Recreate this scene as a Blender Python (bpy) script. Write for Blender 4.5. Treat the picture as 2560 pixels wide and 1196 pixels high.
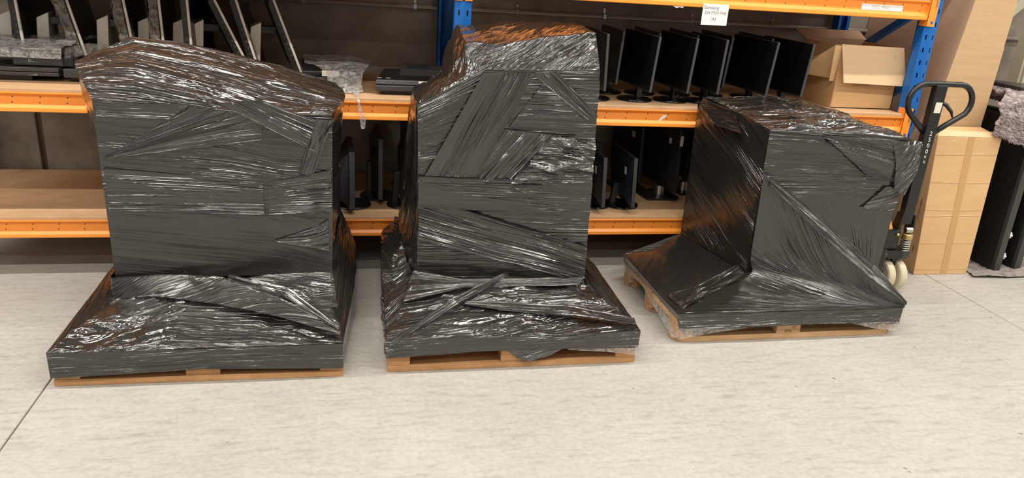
import bpy, bmesh, math, random
import numpy as np
from mathutils import Vector, Matrix, Euler

for o in list(bpy.data.objects): bpy.data.objects.remove(o, do_unlink=True)
S = bpy.context.scene
COL = S.collection
R = math.radians

# ------------------------------------------------------------------ camera
YAW, PITCH, ROLL = 0.2119, 0.3480, 0.0663
_f = Vector((math.sin(YAW)*math.cos(PITCH), math.cos(YAW)*math.cos(PITCH), -math.sin(PITCH)))
_r = Vector((math.cos(YAW), -math.sin(YAW), 0)); _u = _r.cross(_f)
_r2 = _r*math.cos(ROLL)+_u*math.sin(ROLL); _u2 = -_r*math.sin(ROLL)+_u*math.cos(ROLL)
cam = bpy.data.cameras.new('camera'); camo = bpy.data.objects.new('camera', cam); COL.objects.link(camo)
M = Matrix((( _r2.x,_u2.x,-_f.x,0),(_r2.y,_u2.y,-_f.y,-4.2116),(_r2.z,_u2.z,-_f.z,1.7594),(0,0,0,1)))
camo.matrix_world = M
cam.sensor_width = 36; cam.lens = 36*1900.14/2560; cam.clip_end = 60
S.camera = camo

# ------------------------------------------------------------------ world, light, exposure
w = bpy.data.worlds.new('hall'); S.world = w; w.use_nodes = True
bg = w.node_tree.nodes['Background']; bg.inputs[0].default_value = (1.0, 0.945, 0.87, 1); bg.inputs[1].default_value = 0.35
for k, ly in enumerate((-1.25, -4.4, -7.6, -10.8)):          # rows of ceiling battens parallel to the racking
    for lx in (-6.5, -1.5, 3.5, 8.5):
        L = bpy.data.lights.new('ceiling_batten', 'AREA'); L.shape = 'RECTANGLE'; L.size = 4.2; L.size_y = 0.10
        L.energy = (120, 124, 46, 34)[k]; L.color = (1.0, 0.95, 0.875)
        lo = bpy.data.objects.new('ceiling_batten_light', L); COL.objects.link(lo); lo.location = (lx, ly, 5.6)
S.view_settings.view_transform = 'Standard'; S.view_settings.look = 'None'
S.view_settings.gamma = 1; S.view_settings.use_curve_mapping = False
S.view_settings.exposure = 0.55

# ------------------------------------------------------------------ materials
def mat(name, col=(.5,.5,.5), rough=.5, metal=0, spec=.5, **kw):
    m = bpy.data.materials.new(name); m.use_nodes = True
    b = m.node_tree.nodes['Principled BSDF']
    b.inputs['Base Color'].default_value = (*col, 1); b.inputs['Roughness'].default_value = rough
    b.inputs['Metallic'].default_value = metal; b.inputs['Specular IOR Level'].default_value = spec
    for k, v in kw.items(): b.inputs[k.replace('_', ' ')].default_value = v
    return m
def nd(m, t, **kw):
    n = m.node_tree.nodes.new(t)
    for k, v in kw.items(): setattr(n, k, v)
    return n
def lk(m, a, ai, b, bi): m.node_tree.links.new(a.outputs[ai], b.inputs[bi])
def bsdf(m): return m.node_tree.nodes['Principled BSDF']
def coords(m, scale=(1,1,1), kind='Object', rot=(0,0,0)):
    tc = nd(m, 'ShaderNodeTexCoord'); mp = nd(m, 'ShaderNodeMapping')
    mp.inputs['Scale'].default_value = scale; mp.inputs['Rotation'].default_value = rot
    lk(m, tc, kind, mp, 'Vector'); return mp
def noise(m, mp, scale, detail=4, rough=.55, dist=0):
    n = nd(m, 'ShaderNodeTexNoise'); n.inputs['Scale'].default_value = scale; n.inputs['Detail'].default_value = detail
    n.inputs['Roughness'].default_value = rough; n.inputs['Distortion'].default_value = dist
    lk(m, mp, 'Vector', n, 'Vector'); return n
def ramp(m, src, stops, out='Fac'):
    r = nd(m, 'ShaderNodeValToRGB'); e = r.color_ramp.elements
    while len(e) < len(stops): e.new(.5)
    for i, (p, c) in enumerate(stops):
        e[i].position = p; e[i].color = (*c, 1) if len(c) == 3 else c
    lk(m, src, out, r, 'Fac'); return r
def bump(m, src, out, dist, strength=1, prev=None):
    b = nd(m, 'ShaderNodeBump'); b.inputs['Distance'].default_value = dist; b.inputs['Strength'].default_value = strength
    lk(m, src, out, b, 'Height')
    if prev: lk(m, prev, 'Normal', b, 'Normal')
    return b
def mixc(m, fac, fo, a, b, mode='MIX', f=None):
    n = nd(m, 'ShaderNodeMix', data_type='RGBA', blend_type=mode)
    if fac: m.node_tree.links.new(fac.outputs[fo], n.inputs[0])
    else: n.inputs[0].default_value = f
    for i, x in ((6, a), (7, b)):
        if isinstance(x, tuple): n.inputs[i].default_value = (*x, 1)
        else: m.node_tree.links.new(x.outputs['Color'] if 'Color' in x.outputs else x.outputs[2], n.inputs[i])
    return n
MT = {}
# concrete floor: cream grey, brushed roughly along X, specks and scuffs
def floor_mat():
    m = mat('concrete_floor', rough=.62, spec=.35)
    a = coords(m); n1 = noise(m, a, 1.1, 6, .6)
    st = coords(m, (7, 34, 20)); n2 = noise(m, st, 1.0, 5, .62, .4)
    st3 = coords(m, (22, 60, 30)); n3 = noise(m, st3, 1.4, 3, .6)
    n4 = noise(m, a, 16, 2, .5); n6 = noise(m, a, 42, 3, .6)
    c1 = ramp(m, n1, [(.3, (.385,.365,.330)), (.7, (.455,.435,.396))])
    c2 = ramp(m, n2, [(.30, (.80,.80,.80)), (.46, (.975,.975,.975)), (.7, (1.04,1.04,1.04))])
    c3 = ramp(m, n3, [(.28, (.68,.68,.68)), (.38, (1,1,1)), (1, (1.02,1.02,1.02))])
    c4 = ramp(m, n4, [(.22, (.32,.31,.29)), (.262, (1,1,1))])
    c6 = ramp(m, n6, [(.3, (.9,.9,.9)), (.6, (1.03,1.03,1.03))])
    x = mixc(m, None, 0, c1, c2, 'MULTIPLY', 1); x = mixc(m, None, 0, x, c3, 'MULTIPLY', .8)
    x = mixc(m, None, 0, x, c4, 'MULTIPLY', .8); x = mixc(m, None, 0, x, c6, 'MULTIPLY', 1)
    lk(m, x, 2, bsdf(m), 'Base Color')
    b = bump(m, n2, 'Fac', .004, .5); b = bump(m, n6, 'Fac', .002, .5, b); lk(m, b, 'Normal', bsdf(m), 'Normal')
    return m
MT['floor'] = floor_mat()
def blotch(name, c0, c1, scale, rough=.8, bd=.002, spec=.3, stretch=(1,1,1), detail=5):
    m = mat(name, rough=rough, spec=spec); a = coords(m, stretch)
    n = noise(m, a, scale, detail, .6); r = ramp(m, n, [(.3, c0), (.7, c1)])
    lk(m, r, 'Color', bsdf(m), 'Base Color')
    n2 = noise(m, a, scale*7, 3); b = bump(m, n2, 'Fac', bd, .6); lk(m, b, 'Normal', bsdf(m), 'Normal')
    return m
MT['wall'] = blotch('precast_wall_concrete', (.20,.168,.138), (.35,.302,.256), 4.5, .85, .002, detail=9)
MT['ceil'] = mat('ceiling_sheet', (.26,.25,.24), .8)
MT['joint'] = mat('joint_sealant', (.17,.145,.12), .8)
MT['subfloor'] = mat('slab_joint_filler', (.10,.09,.08), .9)
MT['orange'] = blotch('orange_powder_coat', (.93,.29,.03), (.98,.33,.045), 2, .38, .0002, .5)
MT['blue'] = blotch('blue_powder_coat', (.002,.105,.40), (.004,.135,.46), 2, .4, .0003, .5)
MT['board'] = blotch('particle_board', (.52,.315,.165), (.62,.395,.225), 9, .6, .0006, .4, (1,2,1))
MT['steel'] = mat('zinc_steel', (.55,.54,.5), .35, 1)
MT['pipe'] = mat('grey_conduit', (.34,.29,.245), .5)
MT['cardboard'] = blotch('kraft_cardboard', (.64,.40,.195), (.70,.455,.235), 2.5, .75, .0008, .25, (1,1,6))
MT['cardboard2'] = blotch('kraft_cardboard_buff', (.66,.455,.26), (.73,.52,.315), 2.2, .75, .001, .25, (1,1,14))
MT['cardboard3'] = blotch('kraft_cardboard_tall', (.52,.345,.185), (.58,.395,.225), 2.2, .75, .001, .25, (1,1,14))
MT['cardboard_side'] = blotch('kraft_cardboard_shaded', (.50,.315,.205), (.56,.365,.245), 2.2, .78, .0006, .25)  # pinkish kraft: shade on the leaning carton's side put into the colour
MT['tape'] = mat('brown_packing_tape', (.56,.33,.13), .28, 0, .6)
MT['ink'] = mat('dark_print', (.03,.022,.018), .7)
MT['ink_brown'] = mat('brown_print', (.16,.075,.03), .7)
MT['ink_grey'] = mat('grey_pen', (.22,.21,.2), .7)
MT['ink_pale'] = mat('faded_print', (.48,.46,.44), .7)
MT['white'] = mat('white_paper', (.86,.85,.83), .7)
MT['label'] = mat('cream_label', (.72,.68,.56), .6)
MT['whiteprint'] = mat('white_print', (.8,.8,.78), .6)
MT['bplastic'] = blotch('black_plastic', (.012,.012,.012), (.017,.0165,.016), 60, .38, .0002, .5)
MT['bplastic_g'] = mat('glossy_black_plastic', (.006,.006,.006), .12, 0, .5)
MT['screen'] = mat('black_screen', (.004,.004,.004), .22, 0, .35)
MT['gplastic'] = mat('dark_grey_plastic', (.045,.045,.046), .4)
MT['edge'] = mat('bezel_edge_plastic', (.055,.055,.06), .3)
MT['bluegrey'] = mat('blue_black_plastic', (.014,.019,.032), .32)
MT['silver'] = mat('silver_plastic', (.68,.65,.59), .4)
MT['blackpaint'] = blotch('black_paint', (.010,.010,.010), (.016,.016,.015), 30, .3, .0002, .5)
MT['yellow'] = mat('yellow_paint', (.75,.34,.05), .4)
MT['nylon'] = blotch('cream_nylon', (.56,.49,.33), (.66,.60,.44), 9, .45, .0003)
MT['brass'] = mat('brass', (.6,.42,.2), .35, .8)
MT['blackslab'] = blotch('black_laminate', (.010,.010,.009), (.014,.013,.012), 20, .45, .0001, .35)
MT['slabedge'] = mat('dark_edge_band', (.045,.046,.042), .5)
MT['cream'] = mat('cream_paint', (.42,.39,.29), .5)
MT['cloth'] = blotch('grey_rug_cloth', (.16,.14,.13), (.34,.30,.28), 26, .95, .004, .1)
def wood(name, c0, c1, c2):
    m = mat(name, rough=.7, spec=.3); a = coords(m, (2.2, 38, 38)); n = noise(m, a, 1, 5, .6, .8)
    b_ = coords(m); n2 = noise(m, b_, 5, 4); r = ramp(m, n, [(.28, c0), (.55, c1), (.75, c2)])
    d = ramp(m, n2, [(.3, (.72,.68,.64)), (.55, (1,1,1))]); x = mixc(m, None, 0, r, d, 'MULTIPLY', .8)
    lk(m, x, 2, bsdf(m), 'Base Color'); b = bump(m, n, 'Fac', .0015, .6); lk(m, b, 'Normal', bsdf(m), 'Normal')
    return m
MT['wood'] = wood('pallet_pine', (.36,.18,.075), (.50,.27,.12), (.57,.33,.16))
MT['wood2'] = wood('pallet_pine_pale', (.38,.22,.105), (.53,.33,.17), (.60,.39,.22))
# stretch film: UV holds (along-streak, across-streak) in metres
def film_mat(name, k1, k2, k3, rough=.16, base=(.019,.0180,.0156), lines=1.0, coat=.35):
    m = mat(name, base, rough, 0, .85); bs = bsdf(m)
    a = coords(m, (.75, 40, 1), 'UV'); v = nd(m, 'ShaderNodeTexVoronoi', feature='DISTANCE_TO_EDGE'); v.inputs['Scale'].default_value = 1
    wn = noise(m, a, .35, 2); wa = nd(m, 'ShaderNodeVectorMath', operation='MULTIPLY_ADD'); wa.inputs[1].default_value = (.9, .9, 0)
    lk(m, wn, 'Color', wa, 0); m.node_tree.links.new(a.outputs[0], wa.inputs[2]); m.node_tree.links.new(wa.outputs[0], v.inputs['Vector'])
    r1 = ramp(m, v, [(.0, (1,1,1)), (.07, (0,0,0))], 'Distance')
    b_ = coords(m, (2.6, 44, 1), 'UV'); n2 = noise(m, b_, 1, 3, .55, .3)
    c_ = coords(m, (1.3, 300, 1), 'UV'); n3 = noise(m, c_, 1, 2, .5)
    d_ = coords(m, (1.1, 95, 1), 'UV'); n5 = noise(m, d_, 1, 2, .5, .15); r5 = ramp(m, n5, [(.52, (0,0,0)), (.60, (1,1,1))])
    g = coords(m, (1.6, 6.5, 1), 'UV'); n4 = noise(m, g, 1, 2)
    g4 = ramp(m, n4, [(.46, (.0,.0,.0)), (.60, (1,1,1))])
    h1 = mixc(m, None, 0, r5, g4, 'MULTIPLY', 1); h2 = mixc(m, None, 0, r1, g4, 'MULTIPLY', .85)
    bb = bump(m, n2, 'Fac', k2, 1)
    for h_, kk in ((h1, k1), (h2, k1*lines)):
        b3 = nd(m, 'ShaderNodeBump'); b3.inputs['Distance'].default_value = kk
        m.node_tree.links.new(h_.outputs[2], b3.inputs['Height']); lk(m, bb, 'Normal', b3, 'Normal'); bb = b3
    b4 = bump(m, n3, 'Fac', k3, 1, bb)
    lk(m, b4, 'Normal', bs, 'Normal'); lk(m, b4, 'Normal', bs, 'Coat Normal')
    bs.inputs['Coat Weight'].default_value = coat; bs.inputs['Coat Roughness'].default_value = .045
    rr = ramp(m, n4, [(.3, (rough*.8,)*3), (.7, (rough*1.4,)*3)]); lk(m, rr, 'Color', bs, 'Roughness')
    return m
MT['film'] = film_mat('black_stretch_film', .0021, .0020, .0002, .13)
MT['film_tight'] = film_mat('black_stretch_film_taut', .0006, .0005, .0001, .20)
MT['film_lines'] = film_mat('black_stretch_film_ridged', .0038, .0034, .0003, .12, coat=.6)
MT['film_crumple'] = film_mat('black_stretch_film_crumpled', .0026, .0034, .0003, .10, coat=1)
def clear_mat(name, alpha, col, scale, bd):
    m = mat(name, col, .15, 0, .6); bs = bsdf(m); a = coords(m, (1,1,1)); n = noise(m, a, scale, 5, .6, 1.2)
    r = ramp(m, n, [(.35, (alpha*.35,)*3), (.65, (min(1, alpha*1.5),)*3)]); lk(m, r, 'Color', bs, 'Alpha')
    b = bump(m, n, 'Fac', bd, 1); lk(m, b, 'Normal', bs, 'Normal'); return m
MT['clear'] = clear_mat('clear_stretch_film', .36, (.62,.60,.57), 26, .006)
MT['clearthick'] = clear_mat('clear_polythene', .55, (.55,.545,.54), 34, .008)
def bubble_mat():
    m = mat('bubble_wrap', (.15,.13,.115), .25, 0, .6); bs = bsdf(m); a = coords(m)
    v = nd(m, 'ShaderNodeTexVoronoi'); v.inputs['Scale'].default_value = 70; lk(m, a, 'Vector', v, 'Vector')
    n = noise(m, a, 22, 4, .6, 1)
    b = bump(m, v, 'Distance', .006, .9); b = bump(m, n, 'Fac', .02, .6, b); lk(m, b, 'Normal', bs, 'Normal')
    r = ramp(m, n, [(.35, (.04,.036,.032)), (.7, (.24,.215,.19))]); lk(m, r, 'Color', bs, 'Base Color'); return m
MT['bubble'] = bubble_mat()
def fur_mat():
    m = mat('pink_grey_pile', rough=.95, spec=.1); bs = bsdf(m); a = coords(m, (30, 9, 30), rot=(0,.5,.3)); n = noise(m, a, 2.2, 5, .65, .6)
    r = ramp(m, n, [(.3, (.10,.08,.075)), (.48, (.33,.27,.27)), (.7, (.58,.51,.51))]); lk(m, r, 'Color', bs, 'Base Color'); return m
MT['fur'] = fur_mat()

# ------------------------------------------------------------------ mesh helpers
class MB:
    def __init__(s): s.v = []; s.f = []
    def box(s, x0, x1, y0, y1, z0, z1):
        n = len(s.v); s.v += [(x0,y0,z0),(x1,y0,z0),(x1,y1,z0),(x0,y1,z0),(x0,y0,z1),(x1,y0,z1),(x1,y1,z1),(x0,y1,z1)]
        s.f += [tuple(n+i for i in q) for q in ((0,3,2,1),(4,5,6,7),(0,1,5,4),(1,2,6,5),(2,3,7,6),(3,0,4,7))]; return s
    def hexa(s, p):
        n = len(s.v); s.v += [tuple(q) for q in p]
        s.f += [tuple(n+i for i in q) for q in ((0,3,2,1),(4,5,6,7),(0,1,5,4),(1,2,6,5),(2,3,7,6),(3,0,4,7))]; return s
    def prism(s, poly, axis, a, b):
        # poly in the two other axes, extruded along axis from a to b
        n = len(s.v); k = len(poly)
        def P(t, q):
            return {'x': (t, q[0], q[1]), 'y': (q[0], t, q[1]), 'z': (q[0], q[1], t)}[axis]
        s.v += [P(a, q) for q in poly]+[P(b, q) for q in poly]
        s.f += [tuple(range(n, n+k))[::-1], tuple(range(n+k, n+2*k))]
        s.f += [(n+i, n+(i+1) % k, n+k+(i+1) % k, n+k+i) for i in range(k)]; return s
    def tube(s, pts, r, seg=10, cap=True, closed=False):
        pts = [Vector(p) for p in pts]; n0 = len(s.v); N = len(pts); up = None
        for i, p in enumerate(pts):
            if closed: t = (pts[(i+1) % N]-pts[i-1]).normalized()
            else: t = (pts[min(i+1, N-1)]-pts[max(i-1, 0)]).normalized()
            if up is None: up = t.orthogonal().normalized()
            up = (up-t*up.dot(t)).normalized(); b = t.cross(up)
            rr = r[i] if isinstance(r, (list, tuple)) else r
            for k in range(seg):
                a = 2*math.pi*k/seg; s.v.append(tuple(p+up*math.cos(a)*rr+b*math.sin(a)*rr))
        for i in range(N if closed else N-1):
            j = (i+1) % N
            for k in range(seg):
                k2 = (k+1) % seg; s.f.append((n0+i*seg+k, n0+i*seg+k2, n0+j*seg+k2, n0+j*seg+k))
        if cap and not closed:
            s.f.append(tuple(n0+k for k in range(seg))[::-1]); s.f.append(tuple(n0+(N-1)*seg+k for k in range(seg)))
        return s
    def lathe(s, prof, c=(0,0,0), axis='z', seg=28, ax=None):
        # prof list of (radius, height) along axis
        n0 = len(s.v); N = len(prof)
        A = Vector(ax).normalized() if ax else Vector({'x': (1,0,0), 'y': (0,1,0), 'z': (0,0,1)}[axis])
        U = A.orthogonal().normalized(); W = A.cross(U); c = Vector(c)
        for (r, h) in prof:
            for k in range(seg):
                a = 2*math.pi*k/seg; s.v.append(tuple(c+A*h+(U*math.cos(a)+W*math.sin(a))*r))
        for i in range(N-1):
            for k in range(seg):
                k2 = (k+1) % seg; s.f.append((n0+i*seg+k, n0+i*seg+k2, n0+(i+1)*seg+k2, n0+(i+1)*seg+k))
        s.f.append(tuple(n0+k for k in range(seg))[::-1]); s.f.append(tuple(n0+(N-1)*seg+k for k in range(seg))); return s
    def quad(s, a, b, c, d):
        n = len(s.v); s.v += [tuple(a), tuple(b), tuple(c), tuple(d)]; s.f.append((n, n+1, n+2, n+3)); return s
ORG = {}
def new_mesh(name, v, f, m=None, smooth=False):
    me = bpy.data.meshes.new(name); me.from_pydata(v, [], f); me.validate()
    if m: me.materials.append(MT[m] if isinstance(m, str) else m)
    if smooth: me.polygons.foreach_set('use_smooth', [True]*len(me.polygons))
    me.update(); return me
def obj(name, mb, m, parent=None, bevel=0, smooth=False, seg=2):
    """one mesh object; the builder's vertices are world coordinates, or local ones when the thing has org None"""
    org = ORG.get(parent.name, (0,0,0)) if parent else (0,0,0)
    v = [(p[0]-org[0], p[1]-org[1], p[2]-org[2]) for p in mb.v]
    o = bpy.data.objects.new(name, new_mesh(name, v, mb.f, m, smooth)); COL.objects.link(o)
    ORG[o.name] = org
    if parent: o.parent = parent
    if bevel:
        b = o.modifiers.new('bevel', 'BEVEL'); b.width = bevel; b.segments = seg; b.limit_method = 'ANGLE'; b.angle_limit = R(40)
    return o
def place(name, me, parent, loc=(0,0,0), rot=(0,0,0), world=True):
    o = bpy.data.objects.new(name, me); COL.objects.link(o); org = ORG.get(parent.name, (0,0,0)) if world else (0,0,0)
    o.location = [loc[i]-org[i] for i in range(3)]; o.rotation_euler = rot; o.parent = parent; ORG[o.name] = ORG.get(parent.name, (0,0,0)); return o
def tag(o, label=None, cat=None, group=None, kind=None):
    if label: o['label'] = label
    if cat: o['category'] = cat
    if group: o['group'] = group
    if kind: o['kind'] = kind
    return o
def thing(name, loc, label, cat, group=None, rotz=0, local=False):
    o = bpy.data.objects.new(name, None); COL.objects.link(o); o.location = loc; o.empty_display_size = .1
    o.rotation_euler = (0,0,rotz); ORG[o.name] = (0,0,0) if local else tuple(loc)
    return tag(o, label, cat, group)
def setlabel(o, label): o['label'] = label; return o
def text_mesh(s, size, m, shear=0, ext=.0004, align='CENTER', spacing=1):
    c = bpy.data.curves.new('lettering', 'FONT'); c.body = s; c.size = size; c.shear = shear; c.extrude = ext
    c.align_x = align; c.align_y = 'CENTER'; c.space_character = spacing; c.resolution_u = 3
    t = bpy.data.objects.new('tmp', c); COL.objects.link(t); dg = bpy.context.evaluated_depsgraph_get(); dg.update()
    me = bpy.data.meshes.new_from_object(t.evaluated_get(dg)); bpy.data.objects.remove(t); bpy.data.curves.remove(c)
    me.materials.clear(); me.materials.append(MT[m]); return me

# ------------------------------------------------------------------ numpy noise
def _h(ix, iy, seed):
    n = (ix.astype(np.int64)*374761393+iy.astype(np.int64)*668265263+seed*1442695041) & 0x7fffffff
    n = ((n ^ (n >> 13))*1274126177) & 0x7fffffff
    return ((n ^ (n >> 16)) & 0xffff)/65535.0
def vn(x, y, seed=0):
    x0 = np.floor(x); y0 = np.floor(y); fx = x-x0; fy = y-y0; fx = fx*fx*(3-2*fx); fy = fy*fy*(3-2*fy)
    a = _h(x0, y0, seed); b = _h(x0+1, y0, seed); c = _h(x0, y0+1, seed); d = _h(x0+1, y0+1, seed)
    return (a*(1-fx)+b*fx)*(1-fy)+(c*(1-fx)+d*fx)*fy
def fn(x, y, seed=0):
    """piecewise planar noise on a triangle lattice: flat facets with sharp creases"""
    a = x+y*.5; b = y*.8660254
    x0 = np.floor(a); y0 = np.floor(b); fx = a-x0; fy = b-y0; up = fx+fy > 1
    p = _h(x0+up, y0+up, seed); q = _h(x0+1, y0, seed); r = _h(x0, y0+1, seed)
    u = np.where(up, 1-fy, fx); v = np.where(up, 1-fx, fy)
    return p*(1-u-v)+q*u+r*v
def ridge(x, y, seed=0): return 1-np.abs(2*vn(x, y, seed)-1)
def sheet(name, parent, rows, m, res=.007, ang=0, fan=None, amp=.003, crumple=0, fade=.02, free='', off=0, seed=1, bulge=0, fold=0, smoothrows=False, kind=None, mask=True):
    """a film sheet: rows = polylines (left to right) from bottom to top, seen from outside; streaks run at ang degrees to the rows,
    or out of the fan point (fractions u, v); free = edges (l r b t) that are not held"""
    rows = [np.array(r, float) for r in rows]; n = max(len(r) for r in rows)
    def res_poly(r, k):
        t = np.linspace(0, len(r)-1, k); i = np.clip(np.floor(t).astype(int), 0, len(r)-2); f = (t-i)[:, None]
        return r[i]*(1-f)+r[i+1]*f
    Lu = np.mean([np.linalg.norm(np.diff(r, axis=0), axis=1).sum() for r in rows])
    mid = [r[len(r)//2] for r in rows]; Lv = max(.02, sum(np.linalg.norm(mid[i+1]-mid[i]) for i in range(len(rows)-1)))
    ends = [sum(np.linalg.norm(rows[i+1][k]-rows[i][k]) for i in range(len(rows)-1)) for k in (0, -1)]; Lv = max(Lv, *ends)
    nu = int(max(3, min(260, Lu/res))); nv = int(max(3, min(260, Lv/res)))
    G = np.stack([res_poly(r, nu) for r in rows])                      # rows x nu x 3
    t = np.linspace(0, len(rows)-1, nv); i = np.clip(np.floor(t).astype(int), 0, len(rows)-2); f = (t-i)
    if smoothrows and len(rows) > 2:
        def g(k): return G[np.clip(k, 0, len(rows)-1)]
        f3 = f[:, None, None]; p0, p1, p2, p3 = g(i-1), g(i), g(i+1), g(i+2)
        Pt = .5*((2*p1)+(p2-p0)*f3+(2*p0-5*p1+4*p2-p3)*f3**2+(3*p1-p0-3*p2+p3)*f3**3)
    else: Pt = G[i]*(1-f)[:, None, None]+G[i+1]*f[:, None, None]
    du = np.gradient(Pt, axis=1); dv = np.gradient(Pt, axis=0); N = np.cross(du, dv); N /= np.linalg.norm(N, axis=2, keepdims=True)+1e-9
    U, V = np.meshgrid(np.linspace(0, 1, nu), np.linspace(0, 1, nv)); X = U*Lu; Y = V*Lv
    if fan is None:
        a = math.radians(ang); s_ = X*math.cos(a)+Y*math.sin(a); t_ = -X*math.sin(a)+Y*math.cos(a)
    else:
        fx, fy = fan[0]*Lu, fan[1]*Lv; dx, dy = X-fx, Y-fy; s_ = np.hypot(dx, dy); t_ = np.arctan2(dy, dx)*max(.35, .5*max(Lu, Lv))
    wob = .018*(vn(s_*3, t_*2, seed+5)-.5); tt = t_+wob
    h = amp*((fn(s_*1.3+3, tt*13, seed)-.5)*1.3+(ridge(s_*1.8, tt*30, seed+1)-.5)*.8*vn(s_*2, tt*5, seed+9)+(fn(s_*2.2, tt*60, seed+2)-.5)*.6)
    if crumple:
        wx = X+.05*vn(X*6, Y*6, seed+21); wy = Y+.05*vn(X*6+9, Y*6, seed+22); cs, sn = math.cos(.5+seed), math.sin(.5+seed)
        ax_, ay_ = s_*.45+.04*vn(X*5, Y*5, seed+23), tt
        mk_ = .25+.95*np.clip((vn(X*4+seed, Y*4, seed+31)-.25)*1.8, 0, 1)
        if not mask: mk_ = 1.0
        h += mk_*crumple*(1.5*(fn((wx*cs+wy*sn)*8, (wy*cs-wx*sn)*8, seed+3)-.5)+1.1*(fn(ax_*20, ay_*24, seed+4)-.5)+.5*(fn(ax_*44, ay_*52, seed+6)-.5))
    if fold: h += fold*np.maximum(0, ridge(s_*.7, tt*6, seed+7)-.72)*3.5
    d = np.ones_like(U)
    for e, q in (('l', X), ('r', Lu-X), ('b', Y), ('t', Lv-Y)):
        if e not in free: d = d*np.clip(q/fade, 0, 1)
    if free:
        for e, q, Lq in (('l', X, Lu), ('r', Lu-X, Lu), ('b', Y, Lv), ('t', Lv-Y, Lv)):
            if e in free: h += np.clip(1-q/.010, 0, 1)*.0020
    Pt = Pt+N*((h*d+off+bulge*np.sin(np.pi*U)*np.sin(np.pi*V))[:, :, None])
    org = np.array(ORG.get(parent.name, (0,0,0))) if parent else 0
    co = (Pt-org).reshape(-1, 3); me = bpy.data.meshes.new(name); nq = (nu-1)*(nv-1)
    me.vertices.add(nu*nv); me.vertices.foreach_set('co', co.astype(np.float32).ravel())
    a = (np.arange(nv-1)[:, None]*nu+np.arange(nu-1)[None, :]).ravel(); q = np.stack([a, a+1, a+1+nu, a+nu], 1)
    me.loops.add(nq*4); me.loops.foreach_set('vertex_index', q.ravel().astype(np.int32))
    me.polygons.add(nq); me.polygons.foreach_set('loop_start', np.arange(nq, dtype=np.int32)*4); me.polygons.foreach_set('loop_total', np.full(nq, 4, np.int32))
    uv = me.uv_layers.new(name='streaks'); st = np.stack([s_.ravel()+seed*1.7, tt.ravel()+seed*.9], 1)
    uv.data.foreach_set('uv', st[q.ravel()].astype(np.float32).ravel())
    me.materials.append(MT[m] if isinstance(m, str) else m); me.polygons.foreach_set('use_smooth', np.ones(nq, bool)); me.update(); me.validate()
    o = bpy.data.objects.new(name, me); COL.objects.link(o)
    if parent: o.parent = parent; ORG[o.name] = ORG.get(parent.name, (0,0,0))
    if kind: o['kind'] = kind
    return o

# ================================================================== setting
fl = tag(obj('floor', MB().box(-7, 9.5, -11, 1.0, -.2, -.03), 'subfloor'), kind='structure')
for x0, x1 in ((-7, -1.273), (-1.267, 3.657), (3.663, 9.5)):
    o = obj('slab', MB().box(x0, x1, -11, 1.0, -.03, 0), 'floor', fl, .0025, seg=1)
wl = tag(obj('wall_back', MB().box(-7, 9.5, 1.03, 1.2, -.03, 5.6), 'joint'), kind='structure')
for x0, x1 in ((-7, -1.987), (-1.952, 3.9), (3.935, 9.5)):
    obj('panel', MB().box(x0, x1, 1.0, 1.03, 0, 5.6), 'wall', wl, .004, seg=1)

tag(obj('ceiling', MB().box(-14, 16, -18, 1.2, 5.75, 5.85), 'ceil'), kind='structure')

# conduit on the back wall
ZP = 1.452
cd = thing('wall_conduit', (1.2, .98, 1.45), 'thin grey conduit pipe clipped along the dark back wall', 'pipe')
obj('pipe', MB().tube([(-3.5,.982,ZP),(9,.982,ZP)], .0135, 12), 'pipe', cd, smooth=True)
for x in (-1.5, -.33, .37, 1.05, 1.66, 2.3, 2.92, 4.4):
    c = obj('clip', MB().box(x-.011, x+.011, .966, 1.0, ZP-.016, ZP+.019).box(x-.009, x+.009, .99, 1.0, ZP+.019, ZP+.057), 'steel' if x in (.37, 1.66) else 'pipe', cd, .003)
    obj('screw', MB().lathe([(.005,0),(.004,.004)], (x, .99, ZP+.04), ax=(0,-1,0), seg=8), 'steel', c)

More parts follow.
